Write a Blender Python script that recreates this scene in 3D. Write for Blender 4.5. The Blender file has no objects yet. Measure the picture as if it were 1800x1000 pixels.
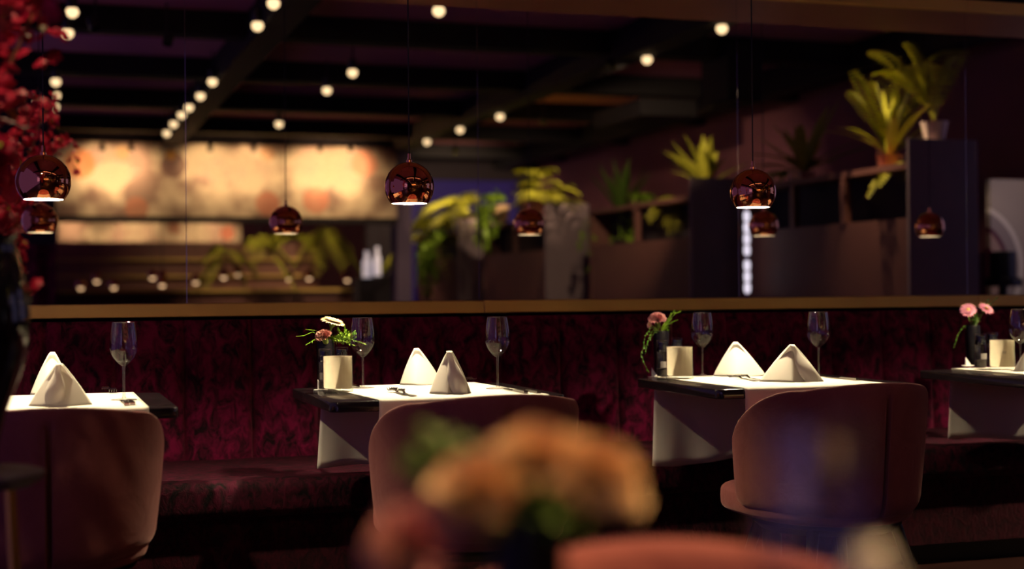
import bpy, math, random
from mathutils import Vector, Matrix
R = math.radians
S = bpy.context.scene
COL = S.collection
# ------------------------------------------------------------------ camera
F = 2560.0
CAMH = 1.055
CD = 5.54                      # camera to mirror wall; mirror plane is y = 0
CAM = Vector((0, -CD, CAMH))
yaw, pitch, roll = R(18.2), 0.0047, 0.0085
fw0 = Vector((math.sin(yaw) * math.cos(pitch), math.cos(yaw) * math.cos(pitch), math.sin(pitch)))
rt0 = fw0.cross(Vector((0, 0, 1))).normalized()
up0 = rt0.cross(fw0)
RT = rt0 * math.cos(roll) - up0 * math.sin(roll)
UP = up0 * math.cos(roll) + rt0 * math.sin(roll)
cd = bpy.data.cameras.new('camera')
cd.sensor_width = 36; cd.lens = 36 * F / 1800
cd.clip_start = .05; cd.clip_end = 100
cd.dof.use_dof = True; cd.dof.focus_distance = 4.5; cd.dof.aperture_fstop = 1.55
cam = bpy.data.objects.new('camera', cd); COL.objects.link(cam)
M = Matrix.Identity(4)
for i in range(3):
    M[i][0], M[i][1], M[i][2], M[i][3] = RT[i], UP[i], -fw0[i], CAM[i]
cam.matrix_world = M
S.camera = cam
S.view_settings.view_transform = 'Standard'; S.view_settings.look = 'None'
S.view_settings.exposure = 0.0; S.view_settings.gamma = 1.0; S.view_settings.use_curve_mapping = False
S.cycles.max_bounces = 9; S.cycles.diffuse_bounces = 3; S.cycles.glossy_bounces = 5
S.cycles.transmission_bounces = 6; S.cycles.transparent_max_bounces = 24
S.cycles.caustics_reflective = False; S.cycles.caustics_refractive = False
S.cycles.sample_clamp_indirect = 3.0; S.cycles.use_denoising = True
W = bpy.data.worlds.new('night'); S.world = W; W.use_nodes = True
W.node_tree.nodes['Background'].inputs[0].default_value = (.10, .05, .20, 1)
W.node_tree.nodes['Background'].inputs[1].default_value = .75

def ray(px, py):
    return fw0 + RT * ((px - 900) / F) + UP * ((500 - py) / F)
def P(px, py, yd):             # point seen at a pixel, yd metres (along the wall normal) from the camera
    d = ray(px, py); return CAM + d * (yd / d.y)
def PZ(px, py, z):             # same, by depth
    return CAM + ray(px, py) * z
def G(px, py, z=.75):          # same, on a level plane
    d = ray(px, py); return CAM + d * ((z - CAMH) / d.z)
def Q(px, py, w):              # seen in the mirror: the real point in the room, w metres of path along the normal
    p = P(px, py, w); return Vector((p.x, -p.y, p.z))
def QH(px, py, z):             # seen in the mirror, on a level plane
    p = G(px, py, z); return Vector((p.x, -p.y, p.z))

def area(name, loc, rot, sx, sy, e, col, spread=180):
    l = bpy.data.lights.new(name, 'AREA'); l.shape = 'RECTANGLE'; l.size = sx; l.size_y = sy; l.energy = e; l.color = col
    l.spread = R(spread)
    o = bpy.data.objects.new(name, l); COL.objects.link(o); o.location = loc; o.rotation_euler = rot; return o
def spot(name, loc, tgt, e, col, size=60, blend=.6, rad=.03):
    l = bpy.data.lights.new(name, 'SPOT'); l.energy = e; l.color = col; l.spot_size = R(size); l.spot_blend = blend; l.shadow_soft_size = rad
    o = bpy.data.objects.new(name, l); COL.objects.link(o); o.location = loc
    o.rotation_euler = (Vector(tgt) - Vector(loc)).to_track_quat('-Z', 'Y').to_euler(); return o
WARM = (1, .72, .42)
BULB = 7600.0                    # pendant bulb emission
# dusk light from the big side window, plus added dusk fill and overhead warm fill
area('dusk_fill', (-1.9, -6.6, 1.7), (0, R(-90), 0), 1.5, 2.6, 6, (.58, .40, .90))  # added dusk fill, no window on this side
area('dusk_fill', (7.1, -2.0, 1.75), (0, R(90), 0), 1.5, 2.4, 3.5, (.55, .45, .9))
area('warm_fill', (1.6, -3.2, 3.04), (0, 0, 0), 3.2, .4, 9, (1, .50, .34))  # added warm fill below the ceiling, without a fixture

# ------------------------------------------------------------------ materials
def nt(m): return m.node_tree.nodes, m.node_tree.links
def mat(name, col, rough=.6, metal=0, sheen=0, sheencol=None, spec=.5, bump=0, bscale=200, var=0, vscale=8, emis=None, estr=0, coat=0):
    m = bpy.data.materials.new(name); m.use_nodes = True
    N, L = nt(m); b = N['Principled BSDF']
    b.inputs['Base Color'].default_value = (*col, 1); b.inputs['Roughness'].default_value = rough
    b.inputs['Metallic'].default_value = metal; b.inputs['Specular IOR Level'].default_value = spec
    if coat: b.inputs['Coat Weight'].default_value = coat; b.inputs['Coat Roughness'].default_value = .08
    if sheen:
        b.inputs['Sheen Weight'].default_value = sheen; b.inputs['Sheen Roughness'].default_value = .35
        if sheencol: b.inputs['Sheen Tint'].default_value = (*sheencol, 1)
    tc = N.new('ShaderNodeTexCoord')
    if var:
        n = N.new('ShaderNodeTexNoise'); n.inputs['Scale'].default_value = vscale; n.inputs['Detail'].default_value = 5
        L.new(tc.outputs['Object'], n.inputs['Vector'])
        mx = N.new('ShaderNodeMixRGB'); mx.inputs[1].default_value = (*[c * (1 - var) for c in col], 1)
        mx.inputs[2].default_value = (*[min(1, c * (1 + var)) for c in col], 1)
        L.new(n.outputs['Fac'], mx.inputs[0]); L.new(mx.outputs[0], b.inputs['Base Color'])
    if bump:
        n = N.new('ShaderNodeTexNoise'); n.inputs['Scale'].default_value = bscale; n.inputs['Detail'].default_value = 4
        L.new(tc.outputs['Object'], n.inputs['Vector'])
        bp = N.new('ShaderNodeBump'); bp.inputs['Strength'].default_value = bump; bp.inputs['Distance'].default_value = .01
        L.new(n.outputs['Fac'], bp.inputs['Height']); L.new(bp.outputs[0], b.inputs['Normal'])
    if emis:
        b.inputs['Emission Color'].default_value = (*emis, 1); b.inputs['Emission Strength'].default_value = estr
    return m
def emit(name, col, s):
    m = bpy.data.materials.new(name); m.use_nodes = True; N, L = nt(m); N.clear()
    e = N.new('ShaderNodeEmission'); e.inputs[0].default_value = (*col, 1); e.inputs[1].default_value = s
    o = N.new('ShaderNodeOutputMaterial'); L.new(e.outputs[0], o.inputs[0]); return m
def thin_glass(name, tint=(1, 1, 1), base=.07, edge=.75, pw=3.2):
    m = bpy.data.materials.new(name); m.use_nodes = True; N, L = nt(m); N.clear()
    t = N.new('ShaderNodeBsdfTransparent'); t.inputs[0].default_value = (*tint, 1)
    g = N.new('ShaderNodeBsdfGlossy'); g.inputs['Roughness'].default_value = .02
    lw = N.new('ShaderNodeLayerWeight'); lw.inputs['Blend'].default_value = .5
    p = N.new('ShaderNodeMath'); p.operation = 'POWER'; p.inputs[1].default_value = pw
    mu = N.new('ShaderNodeMath'); mu.operation = 'MULTIPLY_ADD'; mu.inputs[1].default_value = edge; mu.inputs[2].default_value = base
    mx = N.new('ShaderNodeMixShader'); o = N.new('ShaderNodeOutputMaterial')
    L.new(lw.outputs['Facing'], p.inputs[0]); L.new(p.outputs[0], mu.inputs[0]); L.new(mu.outputs[0], mx.inputs[0])
    L.new(t.outputs[0], mx.inputs[1]); L.new(g.outputs[0], mx.inputs[2]); L.new(mx.outputs[0], o.inputs[0]); return m
def velvet(name, dark, light, scale, sheen=.5, scol=(1, .3, .4), lo=.38, hi=.62, stretch=1.6):
    m = bpy.data.materials.new(name); m.use_nodes = True; N, L = nt(m); b = N['Principled BSDF']
    b.inputs['Roughness'].default_value = .8; b.inputs['Specular IOR Level'].default_value = .15
    b.inputs['Sheen Weight'].default_value = sheen; b.inputs['Sheen Roughness'].default_value = .4; b.inputs['Sheen Tint'].default_value = (*scol, 1)
    tc = N.new('ShaderNodeTexCoord'); mp = N.new('ShaderNodeMapping'); mp.inputs['Scale'].default_value = (stretch, stretch, 1)
    L.new(tc.outputs['Object'], mp.inputs['Vector'])
    n = N.new('ShaderNodeTexNoise'); n.inputs['Scale'].default_value = scale; n.inputs['Detail'].default_value = 6; n.inputs['Roughness'].default_value = .65; n.inputs['Distortion'].default_value = .8
    L.new(mp.outputs[0], n.inputs['Vector'])
    r = N.new('ShaderNodeValToRGB'); r.color_ramp.elements[0].position = lo; r.color_ramp.elements[1].position = hi
    r.color_ramp.elements[0].color = (*dark, 1); r.color_ramp.elements[1].color = (*light, 1)
    L.new(n.outputs['Fac'], r.inputs[0]); L.new(r.outputs[0], b.inputs['Base Color'])
    bp = N.new('ShaderNodeBump'); bp.inputs['Strength'].default_value = .5; bp.inputs['Distance'].default_value = .012
    L.new(n.outputs['Fac'], bp.inputs['Height']); L.new(bp.outputs[0], b.inputs['Normal'])
    return m
MAT = dict(
    copper=mat('copper', (.86, .37, .19), .05, 1), brass=mat('brass', (1.0, .66, .22), .55, 1, var=.08, vscale=3),
    mirror=mat('mirror_glass', (.86, .83, .84), .004, 1), mirror_edge=mat('mirror_edge', (.40, .28, .26), .4, 0),
    white_in=mat('white_enamel', (.95, .88, .78), .4, emis=(1, .78, .5), estr=.0),
    cord=mat('black_cord', (.01, .01, .015), .5), bulb=emit('bulb', (1, .80, .50), BULB),
    burgundy=velvet('burgundy_velvet', (.006, .0, .002), (.135, .001, .034), 15, .25), seat_shaded=velvet('burgundy_seat_shaded', (.001, .0, .0005), (.042, .001, .011), 22, 0),  # seat velvet is a darker copy, its shade put into the colour
    pink=velvet('pink_velvet', (.25, .075, .072), (.34, .115, .105), 7, .35, (1, .6, .55), .3, .7, 1),
    wood=mat('black_tabletop', (.013, .009, .012), .16, var=.4, vscale=30, spec=.6), dark=mat('black_metal', (.01, .01, .012), .4),
    linen=mat('white_linen', (.80, .77, .72), .85, bump=.12, bscale=900), paper=mat('white_paper', (.85, .83, .78), .7),
    glass=thin_glass('wine_glass'), tglass=thin_glass('tumbler_glass', (.97, .97, .95), .05, .6, 3),
    frost=mat('frosted_white', (.80, .74, .62), .5), steel=mat('steel', (.75, .72, .70), .14, 1),
    gblack=mat('gloss_black', (.008, .008, .012), .08, coat=.5), pepper=mat('peppercorns', (.03, .015, .012), .7, bump=1, bscale=500, var=.9, vscale=400),
    sblack=mat('satin_black', (.006, .005, .007), .3, spec=.25),
    label=mat('grey_label', (.20, .18, .17), .5), rust=mat('burgundy_print', (.13, .02, .035), .8),
    petal_peach=mat('peach_petal', (.95, .62, .34), .6, var=.15, vscale=60), petal_pink=mat('pink_petal', (.85, .36, .36), .6, var=.25, vscale=80),
    petal_old=mat('dusky_pink_petal', (.62, .28, .25), .6, var=.3, vscale=80), petal_lilac=mat('lilac_pink_petal', (.80, .30, .42), .6, var=.2, vscale=80),
    petal_red=mat('red_blossom', (.55, .012, .05), .5, var=.5, vscale=40), disc=mat('flower_centre', (.75, .42, .15), .8),
    green=mat('fern_green', (.20, .34, .02), .6, var=.3, vscale=40), dgreen=mat('leaf_green', (.08, .15, .02), .5, var=.3, vscale=30),
    ygreen=mat('yellow_green_leaf', (.36, .36, .03), .5, var=.3, vscale=12), stem=mat('green_stem', (.16, .22, .04), .6), rstem=mat('red_brown_stem', (.22, .06, .03), .7),
    greyp=mat('grey_panel', (.24, .18, .20), .6, var=.12, vscale=10), brownp=mat('brown_panel', (.13, .050, .040), .6, var=.15, vscale=5),
    ceil=mat('ceiling_purple', (.60, .22, .32), .9, var=.2, vscale=1.5), beam=mat('beam_black', (.003, .001, .003), .8),
    soffit=mat('soffit_brown', (.50, .20, .12), .45, var=.1, vscale=2), floor=mat('dark_wood_floor', (.035, .013, .011), .3, var=.4, vscale=5),
    wallp=mat('plum_wall', (.28, .10, .13), .85, var=.2, vscale=2), walld=mat('dark_wall', (.012, .006, .012), .85),
    pillar=mat('lilac_grey_pillar', (.13, .09, .17), .7), terracotta=mat('clay_pot', (.45, .16, .09), .8), whitepot=mat('white_pot', (.75, .60, .52), .6),
    spotl=emit('spot_lens', (1, .70, .36), 1.9), strip=emit('white_strip', (.92, .86, 1), 1.1), gold=mat('gold', (.8, .5, .1), .25, 1), greyt=mat('grey_top', (.17, .15, .15), .5),
)
def translucent(name, col):
    m = bpy.data.materials.new(name); m.use_nodes = True; N, L = nt(m); N.clear()
    a = N.new('ShaderNodeBsdfDiffuse'); a.inputs[0].default_value = (*col, 1); t = N.new('ShaderNodeBsdfTranslucent'); t.inputs[0].default_value = (*col, 1)
    mx = N.new('ShaderNodeMixShader'); mx.inputs[0].default_value = .5; o = N.new('ShaderNodeOutputMaterial')
    L.new(a.outputs[0], mx.inputs[1]); L.new(t.outputs[0], mx.inputs[2]); L.new(mx.outputs[0], o.inputs[0]); return m
MAT['frost'] = translucent('frosted_white', (.95, .86, .68))
MAT['linen'] = translucent('white_linen', (.92, .88, .80)); MAT['linen'].node_tree.nodes['Mix Shader'].inputs[0].default_value = .42
# mural paint: cream board with rusty discs and faded sketches
def mural_mat(name, discs, base=(.55, .42, .30)):
    m = bpy.data.materials.new(name); m.use_nodes = True; N, L = nt(m); b = N['Principled BSDF']; b.inputs['Roughness'].default_value = .9
    tc = N.new('ShaderNodeTexCoord')
    n = N.new('ShaderNodeTexNoise'); n.inputs['Scale'].default_value = 2.6; n.inputs['Detail'].default_value = 5
    L.new(tc.outputs['Object'], n.inputs['Vector'])
    r = N.new('ShaderNodeValToRGB'); r.color_ramp.elements[0].position = .42; r.color_ramp.elements[1].position = .60
    r.color_ramp.elements[0].color = (base[0] * .38, base[1] * .30, base[2] * .33, 1); r.color_ramp.elements[1].color = (*base, 1)
    L.new(n.outputs['Fac'], r.inputs[0]); prev = r.outputs[0]
    for (x, z, rad, c) in discs:
        d = N.new('ShaderNodeVectorMath'); d.operation = 'DISTANCE'; mp = N.new('ShaderNodeMapping'); mp.inputs['Scale'].default_value = (1, 0, 1)
        L.new(tc.outputs['Object'], mp.inputs[0]); L.new(mp.outputs[0], d.inputs[0]); d.inputs[1].default_value = (x, 0, z)
        lt = N.new('ShaderNodeMath'); lt.operation = 'LESS_THAN'; lt.inputs[1].default_value = rad; L.new(d.outputs['Value'], lt.inputs[0])
        k = N.new('ShaderNodeMath'); k.operation = 'MULTIPLY'; k.inputs[1].default_value = .8; L.new(lt.outputs[0], k.inputs[0])
        mx = N.new('ShaderNodeMixRGB'); mx.inputs[2].default_value = (*c, 1); L.new(k.outputs[0], mx.inputs[0]); L.new(prev, mx.inputs[1]); prev = mx.outputs[0]
    L.new(prev, b.inputs['Base Color']); return m

# ------------------------------------------------------------------ mesh builder
class MB:
    def __init__(s): s.v = []; s.f = []; s.m = []
    def add(s, vs, fs, mi=0):
        o = len(s.v); s.v += [Vector(v) for v in vs]; s.f += [tuple(i + o for i in f) for f in fs]; s.m += [mi] * len(fs); return s
    def box(s, x0, x1, y0, y1, z0, z1, mi=0):
        return s.add([(x, y, z) for x in (x0, x1) for y in (y0, y1) for z in (z0, z1)],
                     [(0, 1, 3, 2), (4, 6, 7, 5), (0, 4, 5, 1), (2, 3, 7, 6), (0, 2, 6, 4), (1, 5, 7, 3)], mi)
    def lathe(s, prof, n=32, c=(0, 0, 0), mi=0, cap0=False, cap1=False):
        vs = []; fs = []
        for (r, z) in prof:
            for k in range(n):
                a = 2 * math.pi * k / n; vs.append((c[0] + r * math.cos(a), c[1] + r * math.sin(a), c[2] + z))
        for j in range(len(prof) - 1):
            for k in range(n):
                k2 = (k + 1) % n; fs.append((j * n + k, j * n + k2, (j + 1) * n + k2, (j + 1) * n + k))
        if cap0: fs.append(tuple(range(n))[::-1])
        if cap1: fs.append(tuple((len(prof) - 1) * n + k for k in range(n)))
        return s.add(vs, fs, mi)
    def tube(s, pts, r, n=8, mi=0):
        pts = [Vector(p) for p in pts]; vs = []; fs = []
        rr = r if isinstance(r, (list, tuple)) else [r] * len(pts)
        for i, p in enumerate(pts):
            t = (pts[min(i + 1, len(pts) - 1)] - pts[max(i - 1, 0)]).normalized()
            a = t.cross(Vector((0, 0, 1)) if abs(t.z) < .9 else Vector((1, 0, 0))).normalized(); b = t.cross(a)
            for k in range(n):
                th = 2 * math.pi * k / n; vs.append(p + (a * math.cos(th) + b * math.sin(th)) * rr[i])
        for j in range(len(pts) - 1):
            for k in range(n):
                k2 = (k + 1) % n; fs.append((j * n + k, j * n + k2, (j + 1) * n + k2, (j + 1) * n + k))
        fs.append(tuple(range(n))[::-1]); fs.append(tuple((len(pts) - 1) * n + k for k in range(n)))
        return s.add(vs, fs, mi)
    def grid(s, fn, nu, nv, mi=0, wrap=False):
        vs = [fn(i / nu, j / nv) for i in range(nu + 1) for j in range(nv + 1)]
        fs = [(i * (nv + 1) + j, (i + 1) * (nv + 1) + j, (i + 1) * (nv + 1) + j + 1, i * (nv + 1) + j + 1) for i in range(nu) for j in range(nv)]
        return s.add(vs, fs, mi)
    def leaf(s, a, d, up, L, w, droop=0, n=5, mi=0, fold=.2):
        d = Vector(d).normalized(); up = Vector(up); side = d.cross(up)
        if side.length < 1e-4: side = d.cross(Vector((1, 0, .1)))
        side.normalize(); nrm = side.cross(d); vs = []; fs = []
        for i in range(n + 1):
            t = i / n; c = Vector(a) + d * L * t + nrm * 0 + Vector((0, 0, -droop * L * t * t))
            ww = w * math.sin(math.pi * min(1, .08 + t * .92)) ** .8 * .5 + .0002
            vs += [c - side * ww + nrm * ww * fold, c, c + side * ww + nrm * ww * fold]
        for i in range(n):
            o = i * 3; fs += [(o, o + 1, o + 4, o + 3), (o + 1, o + 2, o + 5, o + 4)]
        return s.add(vs, fs, mi)
    def build(s, name, ms, parent=None, smooth=40, bevel=0, origin=None, solid=0, subd=0):
        me = bpy.data.meshes.new(name); vs = s.v
        if origin is not None: vs = [v - Vector(origin) for v in vs]
        me.from_pydata([tuple(v) for v in vs], [], s.f); me.update()
        ms = ms if isinstance(ms, (list, tuple)) else [ms]
        for m in ms: me.materials.append(MAT[m] if isinstance(m, str) else m)
        for p, k in zip(me.polygons, s.m): p.material_index = k; p.use_smooth = bool(smooth)
        if smooth: me.set_sharp_from_angle(angle=R(smooth))
        o = bpy.data.objects.new(name, me); COL.objects.link(o)
        if origin is not None: o.location = origin
        if parent: o.parent = parent
        if bevel:
            b = o.modifiers.new('bevel', 'BEVEL'); b.width = bevel; b.segments = 3; b.limit_method = 'ANGLE'; b.angle_limit = R(40)
        if solid: q = o.modifiers.new('solid', 'SOLIDIFY'); q.thickness = solid; q.offset = 0
        if subd: q = o.modifiers.new('sub', 'SUBSURF'); q.levels = q.render_levels = subd
        return o
def tag(o, label=None, cat=None, group=None, kind=None):
    if label: o['label'] = label
    if cat: o['category'] = cat
    if group: o['group'] = group
    if kind: o['kind'] = kind
    return o
def empty(name, loc, label, cat, group=None, rz=0):
    o = bpy.data.objects.new(name, None); COL.objects.link(o); o.location = loc; o.rotation_euler = (0, 0, rz); o.empty_display_size = .05
    return tag(o, label, cat, group)
def kids(o): return [c for c in bpy.data.objects if c.parent == o]
def dup(o, loc, label=None, rz=None, parent=None):
    c = o.copy(); COL.objects.link(c)
    if parent is not None: c.parent = parent
    else:
        c.location = loc
        if rz is not None: c.rotation_euler = (0, 0, rz)
        if label: c['label'] = label
    for k in kids(o): dup(k, None, parent=c)
    return c
def st(o): o['kind'] = 'structure'; return o

# ------------------------------------------------------------------ setting
st(MB().box(-2.0, 7.2, -23, 0.15, -.05, 0).build('floor', 'floor', smooth=0))
st(MB().box(-2.0, 7.2, -23, -.89, 3.10, 3.2).build('ceiling', 'ceil', smooth=0))
st(MB().box(-2.0, 7.2, -.89, 0, 2.36, 3.10).build('ceiling_soffit', 'soffit', smooth=0))
st(MB().box(-2.0, 7.2, 0, .15, 0, 3.2).build('wall_front', 'walld', smooth=0))
# right wall with a big window
wr = MB().box(7.2, 7.35, -23, -3.4, 0, 3.2).box(7.2, 7.35, -.6, .15, 0, 3.2).box(7.2, 7.35, -3.4, -.6, 0, .9).box(7.2, 7.35, -3.4, -.6, 2.6, 3.2)
st(wr.build('wall_right', 'wallp', smooth=0))
wi = st(MB().box(7.22, 7.24, -3.36, -.64, .94, 2.56).build('window_1', mat('night_window', (.03, .03, .08), .1), smooth=0))
st(MB().box(7.18, 7.26, -3.4, -3.34, .9, 2.6).box(7.18, 7.26, -.66, -.6, .9, 2.6).box(7.18, 7.26, -2.03, -1.97, .9, 2.6).box(7.18, 7.26, -3.4, -.6, .9, .96).box(7.18, 7.26, -3.4, -.6, 2.54, 2.6).build('window_frame', 'dark', wi, smooth=0))
# far wall
st(MB().box(-2.0, 7.2, -23.2, -23, 0, 3.2).build('wall_back', 'wallp', smooth=0))
bx = Q(697, 265, 18.0).x
st(MB().box(bx + .2, 7.2, -15.3, -15.1, 0, .9).box(bx + .2, 7.2, -15.3, -15.1, 2.7, 3.1).box(bx + .2, 5.0, -15.3, -15.1, .9, 2.7).box(6.9, 7.2, -15.3, -15.1, .9, 2.7).build('wall_partition', 'walld', smooth=0))
w2 = st(MB().box(5.0, 6.9, -15.22, -15.18, .9, 2.7).build('window_2', mat('dusk_pane', (.02, .015, .06), .2, emis=(.03, .015, .12), estr=.35), smooth=0))
st(MB().box(bx, bx + .2, -12.8, -12.5, 0, 3.1).build('pillar', 'pillar', smooth=0))
# dark column beside the flower vase as the mirror shows it (upper plum, lower burgundy cloth)
p0 = Q(-60, 300, 13.5).x; p1 = Q(97, 300, 13.5).x
st(MB().box(-1.9, p1, -8.3, -7.96, 1.50, 3.1).build('wall_left', 'walld', smooth=0))
cu = MB(); 
cu.grid(lambda u, v: (-1.9 + u * (p1 + 1.9), -7.95 + .02 * math.sin(u * 70), v * 1.50), 160, 2)
tag(cu.build('curtain', 'burgundy', solid=.006), 'burgundy curtain hung on the dark pier reflected beside the vase', 'curtain')
# ceiling beams
for w in (8.6, 10.75, 12.9, 15.0, 17.2, 19.5, 22):
    st(MB().box(-2, 7.2, -(w - CD) - .10, -(w - CD) + .10, 2.92, 3.10).build('ceiling_beam', 'beam', smooth=0))
for x in (-.6, 1.6, 4.45, 6.6):
    st(MB().box(x - .11, x + .11, -23, -.95, 2.86, 3.10).build('ceiling_beam', 'beam', smooth=0))
def q_box(name, px0, px1, py0, py1, w, dep, m, label, cat):
    a, b = Q(px0, py0, w), Q(px1, py1, w)
    return tag(MB().box(a.x, b.x, a.y - dep, a.y, min(a.z, b.z), max(a.z, b.z)).build(name, m, smooth=0, bevel=.01), label, cat)
q_box('air_duct', 1125, 1225, 172, 206, 12.5, 1.2, 'beam', 'black air duct hanging below the ceiling above the far planters', 'duct')
q_box('loudspeaker', 1278, 1340, 72, 178, 10.5, .5, 'beam', 'black loudspeaker box hung under the ceiling by the pendant cord', 'speaker')
for nm in ('air_duct', 'loudspeaker'):
    o = bpy.data.objects[nm]; bb = [Vector(c) for c in o.bound_box]; c = sum(bb, Vector()) / 8; zt = max(b.z for b in bb)
    MB().tube([(c.x, c.y, zt - .02), (c.x, c.y, 3.1)], .012, 6).build('hanger', 'dark', o)

# mirror panels, brass ledge and top frame
XS = [-.597, .543, 1.681, 2.826, 3.955, 5.10]
ML = ['wide wall mirror above the burgundy bench reflecting the lit mural, beside the black vase', 'wall mirror reflecting mural edge and two pendants, behind the flower with the open daisy',
      'wall mirror reflecting trailing plants, behind the second table with a carnation', 'wall mirror reflecting the tall fern and brown planter wall', 'wall mirror at the end reflecting the grey pillar panel and stools']
for i in range(5):
    a, b = XS[i] + .0006, XS[i + 1] - .0006
    tag(MB().box(a, b, -.008, -.001, 1.02, 2.285).build('wall_mirror', 'mirror', smooth=0, bevel=.0005, origin=((a + b) / 2, 0, 1.02)), ML[i], 'mirror', 'mirror panels above the bench')
st(MB().box(-2, 7.2, -.001, 0, 1.0, 2.3).build('trim_1', 'mirror_edge', smooth=0))
for i, (a, b) in enumerate(((-2, 1.664), (1.666, 3.922), (3.924, 7.0))):
    st(MB().box(a, b, -.13, -.002, .972, 1.02).build('trim_%d' % (i + 2), 'brass', smooth=0, bevel=.003))
for i in range(5):
    st(MB().box(XS[i] - (1.2 if i == 0 else 0) + .001, XS[i + 1] - .001, -.03, -.002, 2.285, 2.335).build('trim_%d' % (i + 5), 'brass', smooth=0, bevel=.002))

# ------------------------------------------------------------------ banquette
b = empty('banquette', (2.2, -.35, 0), 'long burgundy crushed velvet bench with channelled back under the brass ledge', 'bench')
X0, X1 = -3.7, 4.4
def back(u, v):
    x = X0 + u * (X1 - X0); ph = ((x + 2.2 - .278) / .242) % 1.0; bul = (max(0, 1 - abs(2 * ph - 1) ** 5)) ** .6
    z = .40 + v * .56; e = 1 - abs(2 * v - 1) ** 8
    return (x, .35 - .13 - .045 * bul * (.25 + .75 * e) - .03 * (1 - v), z)
mb = MB(); mb.grid(back, 1400, 12)
mb.build('backrest', 'burgundy', b, smooth=80)
def rcush(x0, x1, y0, y1, z0, z1, r=.03):
    pr = []
    for (cy, cz, a0) in ((y1 - r, z1 - r, 0), (y0 + r, z1 - r, 90), (y0 + r, z0 + r, 180), (y1 - r, z0 + r, 270)):
        for k in range(5):
            a = R(a0 + k * 22.5); pr.append((cy + r * math.cos(a), cz + r * math.sin(a)))
    m = MB(); n = len(pr); vs = [(x, y, z) for x in (x0, x1) for (y, z) in pr]
    m.add(vs, [(k, (k + 1) % n, n + (k + 1) % n, n + k) for k in range(n)] + [tuple(range(n)), tuple(range(n, 2 * n))[::-1]]); return m
rcush(X0, X1, -.47, .20, .33, .455, .035).build('seat', 'seat_shaded', b)
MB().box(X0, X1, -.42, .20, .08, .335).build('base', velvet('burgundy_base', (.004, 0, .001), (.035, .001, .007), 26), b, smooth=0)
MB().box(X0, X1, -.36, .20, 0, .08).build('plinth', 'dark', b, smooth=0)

# ------------------------------------------------------------------ pendant lamps
def make_pendant(label):
    e = empty('pendant_lamp', (0, 0, 0), label, 'lamp', 'copper ball pendants above the tables')   # origin: rim level
    r = .0765; zr = -.051; pr = []
    a0 = math.asin(zr / r)
    for k in range(29): a = a0 + (R(88) - a0) * k / 28; pr.append((r * math.cos(a), r * math.sin(a) - zr))
    MB().lathe(pr, 64).build('lamp_shade', 'copper', e, smooth=60)
    ri = r - .0022
    MB().lathe([(ri * math.cos(a0 + (R(86) - a0) * k / 20), ri * math.sin(a0 + (R(86) - a0) * k / 20) - zr) for k in range(21)] , 48).build('inner_lining', 'white_in', e, smooth=60)
    MB().lathe([(r * math.cos(a0) + .0004, -.0012), (r * math.cos(a0) + .0008, .0022), (ri * math.cos(a0) - .002, .0022), (ri * math.cos(a0) - .002, -.0012), (r * math.cos(a0) + .0004, -.0012)], 64).build('rim', 'white_in', e)
    t = r - zr
    MB().lathe([(.009, t - .002), (.009, t + .006), (.0055, t + .008), (.0048, t + .026), (.002, t + .028)], 20, cap1=True).build('cord_grip', 'copper', e)
    MB().tube([(0, 0, t + .02), (0, 0, 3.10 - 1.332)], .0022, 8).build('cord', 'cord', e)
    MB().lathe([(.045, 3.07 - 1.332), (.045, 3.10 - 1.332)], 24, cap0=True, cap1=True).build('ceiling_rose', 'dark', e)
    pb = []
    for k in range(9): a = R(-90 + 22.5 * k); pb.append((max(.0005, .0165 * math.cos(a)), .046 + .0165 * math.sin(a)))
    MB().lathe(pb, 16).build('bulb', 'bulb', e, smooth=60)
    MB().lathe([(.013, .055), (.013, t - .004)], 16).build('bulb_socket', 'dark', e)
    return e
PX = [.03, 1.107, 2.29, 3.56, 4.55]; PY = -CD + 4.375
PLAB = ['copper ball pendant lamp above the table beside the black vase', 'copper ball pendant lamp above the table with the daisy vase', 'copper ball pendant lamp above the table with the salmon carnation',
        'copper ball pendant lamp above the table with two lilac daisies, seen in the mirror', 'copper ball pendant lamp past the last table, seen in the mirror before the grey panel']
pend = make_pendant(PLAB[0]); pend.location = (PX[0], PY, 1.330)
for i in range(1, 5): dup(pend, (PX[i], PY, 1.330), PLAB[i])

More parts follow.
